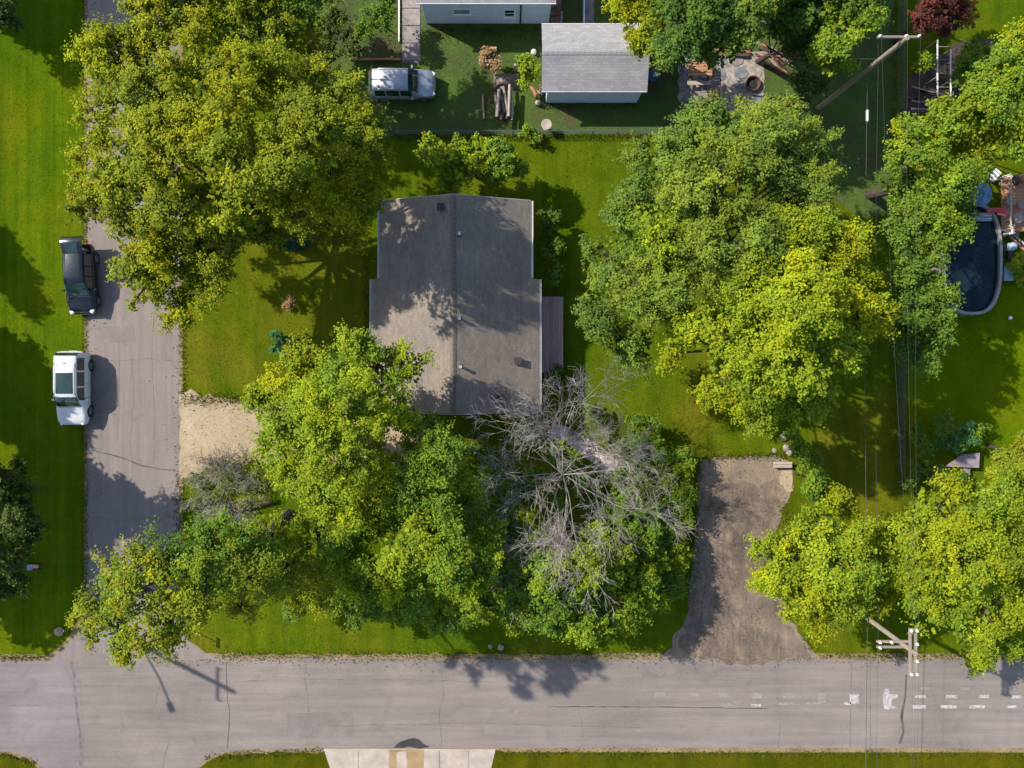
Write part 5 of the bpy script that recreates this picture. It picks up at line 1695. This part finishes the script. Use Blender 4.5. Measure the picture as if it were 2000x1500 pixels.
lumber("log_pile", at(985, 205, 0), 16, 1.9, "stack of grey-brown split logs on the shaded north yard", ['wood_grey', 'bark', 'wood_pale', 'wood_grey'], 41, .55, 0.05, .1, (.07, .12), True)
lumber("log", at(942, 208, 0), 2, 1.6, "pair of thin brown logs west of the split log stack", ['dry', 'wood_grey'], 42, .08, 0.08, .06, (.07, .09), True)
tp = empty("tarp_pile", at(990, 160, 0))
tag(tp, "mound covered by a dull brown tarp above the split logs", "tarp")
m = MB()
r = np.random.RandomState(4)
N = 14
gv = [[None] * N for _ in range(N)]
vs = []
for i in range(N):
    for j in range(N):
        u, v = i / (N - 1) * 2 - 1, j / (N - 1) * 2 - 1
        hgt = max(0.02, .62 * (1 - max(abs(u), abs(v)) ** 2.5)) + float(r.normal(0, .02))
        vs.append((u * .82 + r.normal(0, .02), v * .48 + r.normal(0, .02), hgt))
m.add(vs, [(i * N + j, (i + 1) * N + j, (i + 1) * N + j + 1, i * N + j + 1) for i in range(N - 1) for j in range(N - 1)])
m.build("sheet", plain("brown_tarp", (0.16, 0.115, 0.095), .7, var=.25), tp, True)
pw = MB().box((0, 0, .5), (.14, .14, 1.0)).build("timber_post", M['wood_pale'], None, bevel=.01)
pw.location = at(1006, 138, 0)
tag(pw, "pale square post between the tarp mound and green shrub", "post")
lumber("lumber_stack", at(1425, 104, 0), 7, 2.0, "brown boards stacked at the patio's upper edge", ['brick', 'wood_orange', 'wood_dark'], 43, .3, math.radians(88), .05, (.07, .11))
lumber("lumber_stack", at(1505, 115, 0), 10, 2.0, "loose brown boards fanned out east of the patio", ['wood_dark', 'wood_orange', 'wood_grey', 'rust'], 44, .5, math.radians(-125), .3, (.05, .09))
lumber("firewood_pile", at(1393, 192, 0), 14, .75, "heap of pale and reddish firewood at the patio's lower edge", ['wood_pale', 'terracotta', 'wood_orange', 'sand', 'wood_grey'], 45, .45, .2, .5, (.06, .11), True)
lumber("lumber_stack", at(1395, 214, 0), 3, 1.5, "grey planks lying below the firewood heap", ['wood_grey', 'wood_pale'], 46, .12, math.radians(90), .03, (.06, .09))
fp = empty("fire_pit", at(1468, 165, 0))
tag(fp, "round dark rusty fire pit on the stone patio", "fire pit")
MB().lathe((0, 0, 0), [(.42, 0), (.46, .32), (.40, .32), (.36, .06)], 18).build("bowl", M['rust'], fp, True)
MB().lathe((0, 0, .07), [(.34, 0), (.1, .04)], 12).build("ash", M['plastic_black'], fp)
ba = empty("barrel", at(1274, 152, 0))
tag(ba, "blue plastic barrel at the grey garage's east wall", "barrel")
MB().lathe((0, 0, 0), [(.26, 0), (.3, .15), (.3, .7), (.27, .86), (.2, .88)], 16).build("body", M['blue'], ba, True)
MB().lathe((0, 0, .88), [(.2, 0), (.18, .03)], 14).build("lid", M['stone_b'], ba, True)
bb = empty("bird_bath", at(1066, 250, 0))
tag(bb, "pale stone bird bath near the wire fence", "bird bath")
MB().lathe((0, 0, 0), [(.18, 0), (.18, .06), (.08, .12), (.07, .6), (.14, .68), (.3, .74), (.32, .8), (.26, .8), (.1, .74)], 16).build("stand", M['concrete'], bb, True)
pl = MB().lathe((0, 0, 0), [(.1, 0), (.15, .24), (.17, .24), (.14, .22), (.02, .2)], 12).build("flower_pot", M['terracotta'], None, True)
pl.location = at(1056, 275, 0)
tag(pl, "small terracotta pot south of the bird bath", "flower pot")
bx = lumber("lumber_stack", at(1050, 180, 0), 5, .8, "tan scrap boards at the garage's south-west corner", ['wood_orange', 'wood_pale'], 47, .25, .5, .4, (.05, .09))
for i, (px, py, lab) in enumerate(((1042, 104, "white jug-like container at the garage's west wall"), (1050, 203, "pale tub in front of the garage's corner"))):
    o = MB().lathe((0, 0, 0), [(.13, 0), (.16, .05), (.16, .28), (.08, .36), (.05, .42)], 12).build("container", M['trim'] if i == 0 else M['concrete'], None, True)
    o.location = at(px, py, 0)
    tag(o, lab, "container")

# white garden trellis rows and raised bed
sheet("garden_bed", [(1775, 150), (1870, 85), (1935, 75), (1960, 120), (1950, 180), (1880, 190), (1840, 200), (1770, 240)], 0.012, M['soil'], 0.1, 0.3)
tr = empty("garden_trellis", at(1843, 135, 0))
tag(tr, "white garden trellis of two long parallel rails on posts", "trellis")
tp0 = Vector(tr.location)
for px, p0, p1 in ((1831, 78, 186), (1857, 96, 188)):
    a, b = P(px, p0, 1.3) - tp0, P(px, p1, 1.3) - tp0
    a.z = b.z = 1.3
    MB().tube([a, b], .045, 6).build("rail", M['trim'], tr, True)
    for t in (0, .33, .66, 1):
        q = a.lerp(b, t)
        MB().tube([(q.x, q.y, 0), (q.x, q.y, 1.3)], .03, 6).build("post", M['wood_pale'], tr, True)
for t in (.12, .35, .6, .85):
    a, b = P(1831, 78 + 108 * t, 1.28) - tp0, P(1857, 78 + 108 * t, 1.28) - tp0
    MB().tube([(a.x, a.y, 1.26), (b.x, b.y, 1.26)], .018, 5).build("crossbar", M['wood_pale'], tr, True)
ct = lumber("slatted_frame", at(1800, 195, 0), 8, 1.9, "dark weathered slatted frame lying below the trellis", ['wood_grey', 'wood_dark', 'stone_b'], 48, .8, math.radians(80), .08, (.04, .07), part="slat")

# toy on the west lawn
ty = empty("toy", at(68, 1106, 0))
tag(ty, "small pink and pale blue toy on the shaded west lawn", "toy")
MB().box((.12, .05, .22), (.5, .2, .12)).build("seat", M['pink'], ty, bevel=.04)
MB().box((-.2, -.02, .16), (.3, .34, .26)).build("body", M['paleblue'], ty, bevel=.05)
for sx in (-.25, .28):
    for sy in (-.16, .16):
        MB().tube([(sx, sy - .03, .09), (sx, sy + .03, .09)], .09, 10).build("wheel", M['plastic_black'], ty, True)
hd = MB().box((-.34, -.02, .36), (.05, .36, .05)).build("handlebar", M['plastic_black'], ty, bevel=.01)

# road sign at the olive tree
sg = empty("street_sign", at(352, 1218, 0))
tag(sg, "thin pale street sign post under the olive tree's twigs", "sign")
MB().tube([(0, 0, 0), (0, 0, 2.4)], .03, 7).build("post", M['metal'], sg, True)
MB().box((0, 0, 2.25), (.03, .62, .2)).build("sign_plate", plain("sign_green", (0.02, 0.16, 0.08), .5, var=.1), sg)

# ------------------------------------------------------------------ grass tufts and verge weeds
def inpoly(x, y, poly):
    ins = np.zeros(len(x), bool)
    n = len(poly)
    j = n - 1
    for i in range(n):
        xi, yi = poly[i]
        xj, yj = poly[j]
        c = ((yi > y) != (yj > y)) & (x < (xj - xi) * (y - yi) / (yj - yi + 1e-9) + xi)
        ins ^= c
        j = i
    return ins


BARE = [[(173, -400), (350, -400), (352, 1215), (366, 1250), (430, 1288), (2400, 1286), (2400, 1462), (968, 1460), (968, 1800), (632, 1800), (632, 1461), (480, 1463), (430, 1470), (400, 1484), (380, 1508), (380, 1800), (92, 1800), (86, 1500), (62, 1478), (30, 1467), (-400, 1464), (-400, 1290), (95, 1289), (152, 1236), (172, 1195)],
        [(349, 775), (430, 782), (560, 805), (850, 850), (850, 900), (560, 900), (430, 904), (349, 935)],
        [(1370, 900), (1540, 900), (1525, 985), (1505, 1060), (1510, 1120), (1540, 1200), (1590, 1290), (1295, 1290), (1340, 1210), (1362, 1020)],
        [(738, 392), (1040, 392), (1058, 545), (1105, 580), (1105, 728), (1050, 803), (728, 803)], [(1062, 60), (1250, 60), (1250, 203), (1062, 203)],
        [(1325, 108), (1492, 100), (1494, 215), (1420, 232), (1326, 200)], [(783, -300), (822, -300), (822, 122), (783, 122)],
        [(1112, 840), (1205, 900), (1196, 926), (1100, 862)], [(830, -300), (1075, -300), (1075, 46), (830, 46)]]
r = np.random.RandomState(77)
n = 120000
gx, gy = r.uniform(-120, 2120, n), r.uniform(-90, 1590, n)
ok = np.ones(n, bool)
for pl_ in BARE:
    ok &= ~inpoly(gx, gy, pl_)
gx, gy = gx[ok], gy[ok]
n = len(gx)
C = np.stack([(gx - 1000) / S, (750 - gy) / S, r.uniform(.02, .05, n)], 1)
N = np.array((0, 0, 1.0)) + 0.4 * r.normal(size=(n, 3))
west_m = (gx < 165)
gcol = np.where(west_m[:, None], np.array((0.084, 0.134, 0.004)), np.array((0.080, 0.112, 0.005)))
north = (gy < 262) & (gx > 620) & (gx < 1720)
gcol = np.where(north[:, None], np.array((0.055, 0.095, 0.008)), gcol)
gcol = gcol * r.uniform(.75, 1.25, size=(n, 1))
dryb = r.rand(n) < .025
gcol[dryb] = np.array((0.16, 0.13, 0.03)) * r.uniform(.7, 1.2, size=(dryb.sum(), 1))
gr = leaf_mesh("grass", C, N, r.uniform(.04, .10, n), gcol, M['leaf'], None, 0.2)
tag(gr, "short mown grass blades scattered over all the lawns", "grass", kind="stuff")
# taller weeds along edges of roads, drives and walls
E = []


def edge(p0, p1, n, sp):
    t = r.rand(n)
    x = p0[0] + (p1[0] - p0[0]) * t + r.normal(0, sp, n)
    y = p0[1] + (p1[1] - p0[1]) * t + r.normal(0, sp, n)
    E.append(np.stack([x, y], 1))


for a, b, k, sp in (((166, -20), (168, 1180), 1800, 3), ((357, 560), (357, 770), 500, 4), ((350, 930), (352, 1210), 800, 6), ((430, 1278), (1290, 1278), 1300, 5), ((1600, 1280), (2020, 1279), 1000, 4), ((970, 1470), (2020, 1474), 1300, 4),
                    ((400, 1478), (630, 1467), 500, 4), ((360, 780), (500, 780), 700, 7), ((400, 905), (520, 900), 700, 8), ((0, 1470), (70, 1490), 200, 3), ((770, 268), (1310, 266), 1500, 4), ((1752, 0), (1752, 940), 2600, 8),
                    ((1365, 900), (1345, 1200), 900, 7), ((1530, 980), (1590, 1270), 900, 8), ((1062, 206), (1250, 206), 500, 5), ((715, 400), (715, 800), 900, 6), ((0, 1284), (90, 1283), 250, 3), ((1375, 893), (1540, 888), 500, 4), ((1110, 838), (1200, 896), 400, 5), ((640, 60), (780, 60), 900, 30), ((840, 62), (1050, 62), 700, 8)):
    edge(a, b, k, sp)
E = np.concatenate(E)
n = len(E)
C = np.stack([(E[:, 0] - 1000) / S, (750 - E[:, 1]) / S, r.uniform(.02, .09, n)], 1)
N = np.array((0, 0, .8)) + .7 * r.normal(size=(n, 3))
wc = np.array([(0.070, 0.095, 0.006), (0.10, 0.10, 0.008), (0.05, 0.08, 0.008), (0.15, 0.115, 0.03), (0.17, 0.13, 0.05)])[r.choice(5, n, p=[.32, .26, .24, .12, .06])] * r.uniform(.7, 1.25, size=(n, 1))
wd = leaf_mesh("weeds", C, N, r.uniform(.05, .14, n), wc, M['leaf'], None, 0.25)
tag(wd, "weeds and longer grass along road edges, fences and walls", "weeds", kind="stuff")
# fallen leaves / grit on bare surfaces
n = 5200
t = r.rand(n)
E = np.concatenate([np.stack([np.where(r.rand(500) < .5, 175 + r.exponential(9, 500), 348 - r.exponential(9, 500)), r.uniform(0, 1280, 500)], 1), np.stack([r.uniform(350, 620, 160), r.uniform(775, 910, 160)], 1), np.stack([r.uniform(1350, 1540, 700), r.uniform(900, 1285, 700)], 1), np.stack([r.uniform(300, 2000, 1100), 1287 + r.exponential(5, 1100)], 1)])
n = len(E)
C = np.stack([(E[:, 0] - 1000) / S, (750 - E[:, 1]) / S, np.full(n, .04)], 1)
N = np.array((0, 0, 1.0)) + .25 * r.normal(size=(n, 3))
lc = np.array([(0.20, 0.15, 0.06), (0.10, 0.075, 0.05), (0.30, 0.25, 0.17), (0.09, 0.085, 0.02)])[r.randint(0, 4, n)]
fl_ = leaf_mesh("leaf_litter", C, N, r.uniform(.04, .10, n), lc, M['leaf'], None, .4)
tag(fl_, "fallen leaves and grit strewn over roads and drives", "leaf litter", kind="stuff")

# ------------------------------------------------------------------ small clutter on and near the pool deck
for i_, (px, py, z, d_, mt, nm, lab) in enumerate((
        (1968, 395, 1.12, (.5, .35, .3), 'terracotta', "crate", "orange-brown crate on the pool deck's inner edge"),
        (1958, 352, 0, (.55, .4, .5), 'wood_pale', "crate", "pale wooden crate just north of the pool deck"),
        (1990, 402, 1.12, (.35, .3, .25), 'pink', "cooler", "pinkish cooler box in the middle of the pool deck"),
        (1936, 345, 0, (.7, .4, .35), 'teal', "cooler", "teal cooler box beside the patio umbrella"),
        (1972, 455, 0, (.4, .4, .6), 'mauve', "bin", "mauve-grey bin at the pool deck's lower corner"))):
    root = empty(nm, at(px, py, z), .3 * i_)
    tag(root, lab, "crate" if nm == "crate" else nm)
    MB().box((0, 0, d_[2] / 2), d_).build("body", M[mt], root, bevel=.015)
    MB().box((0, 0, d_[2] + .02), (d_[0] + .04, d_[1] + .04, .04)).build("lid", M['trim'] if i_ % 2 else M['wood_grey'], root, bevel=.01)
ld = empty("pool_ladder", tuple(P(1948, 455, 0)))
tag(ld, "pale ladder hooked over the pool's upper right rim", "ladder")
for sy in (-.22, .22):
    MB().tube([(.3, sy, 0), (.12, sy, 1.5), (0, sy, 1.65), (-.12, sy, 1.5), (-.25, sy, .9)], .025, 7).build("side_rail", M['trim'], ld, True)
for k in range(4):
    MB().box((.26 - .04 * k, 0, .3 + .3 * k), (.1, .44, .04)).build("tread", M['trim'], ld)
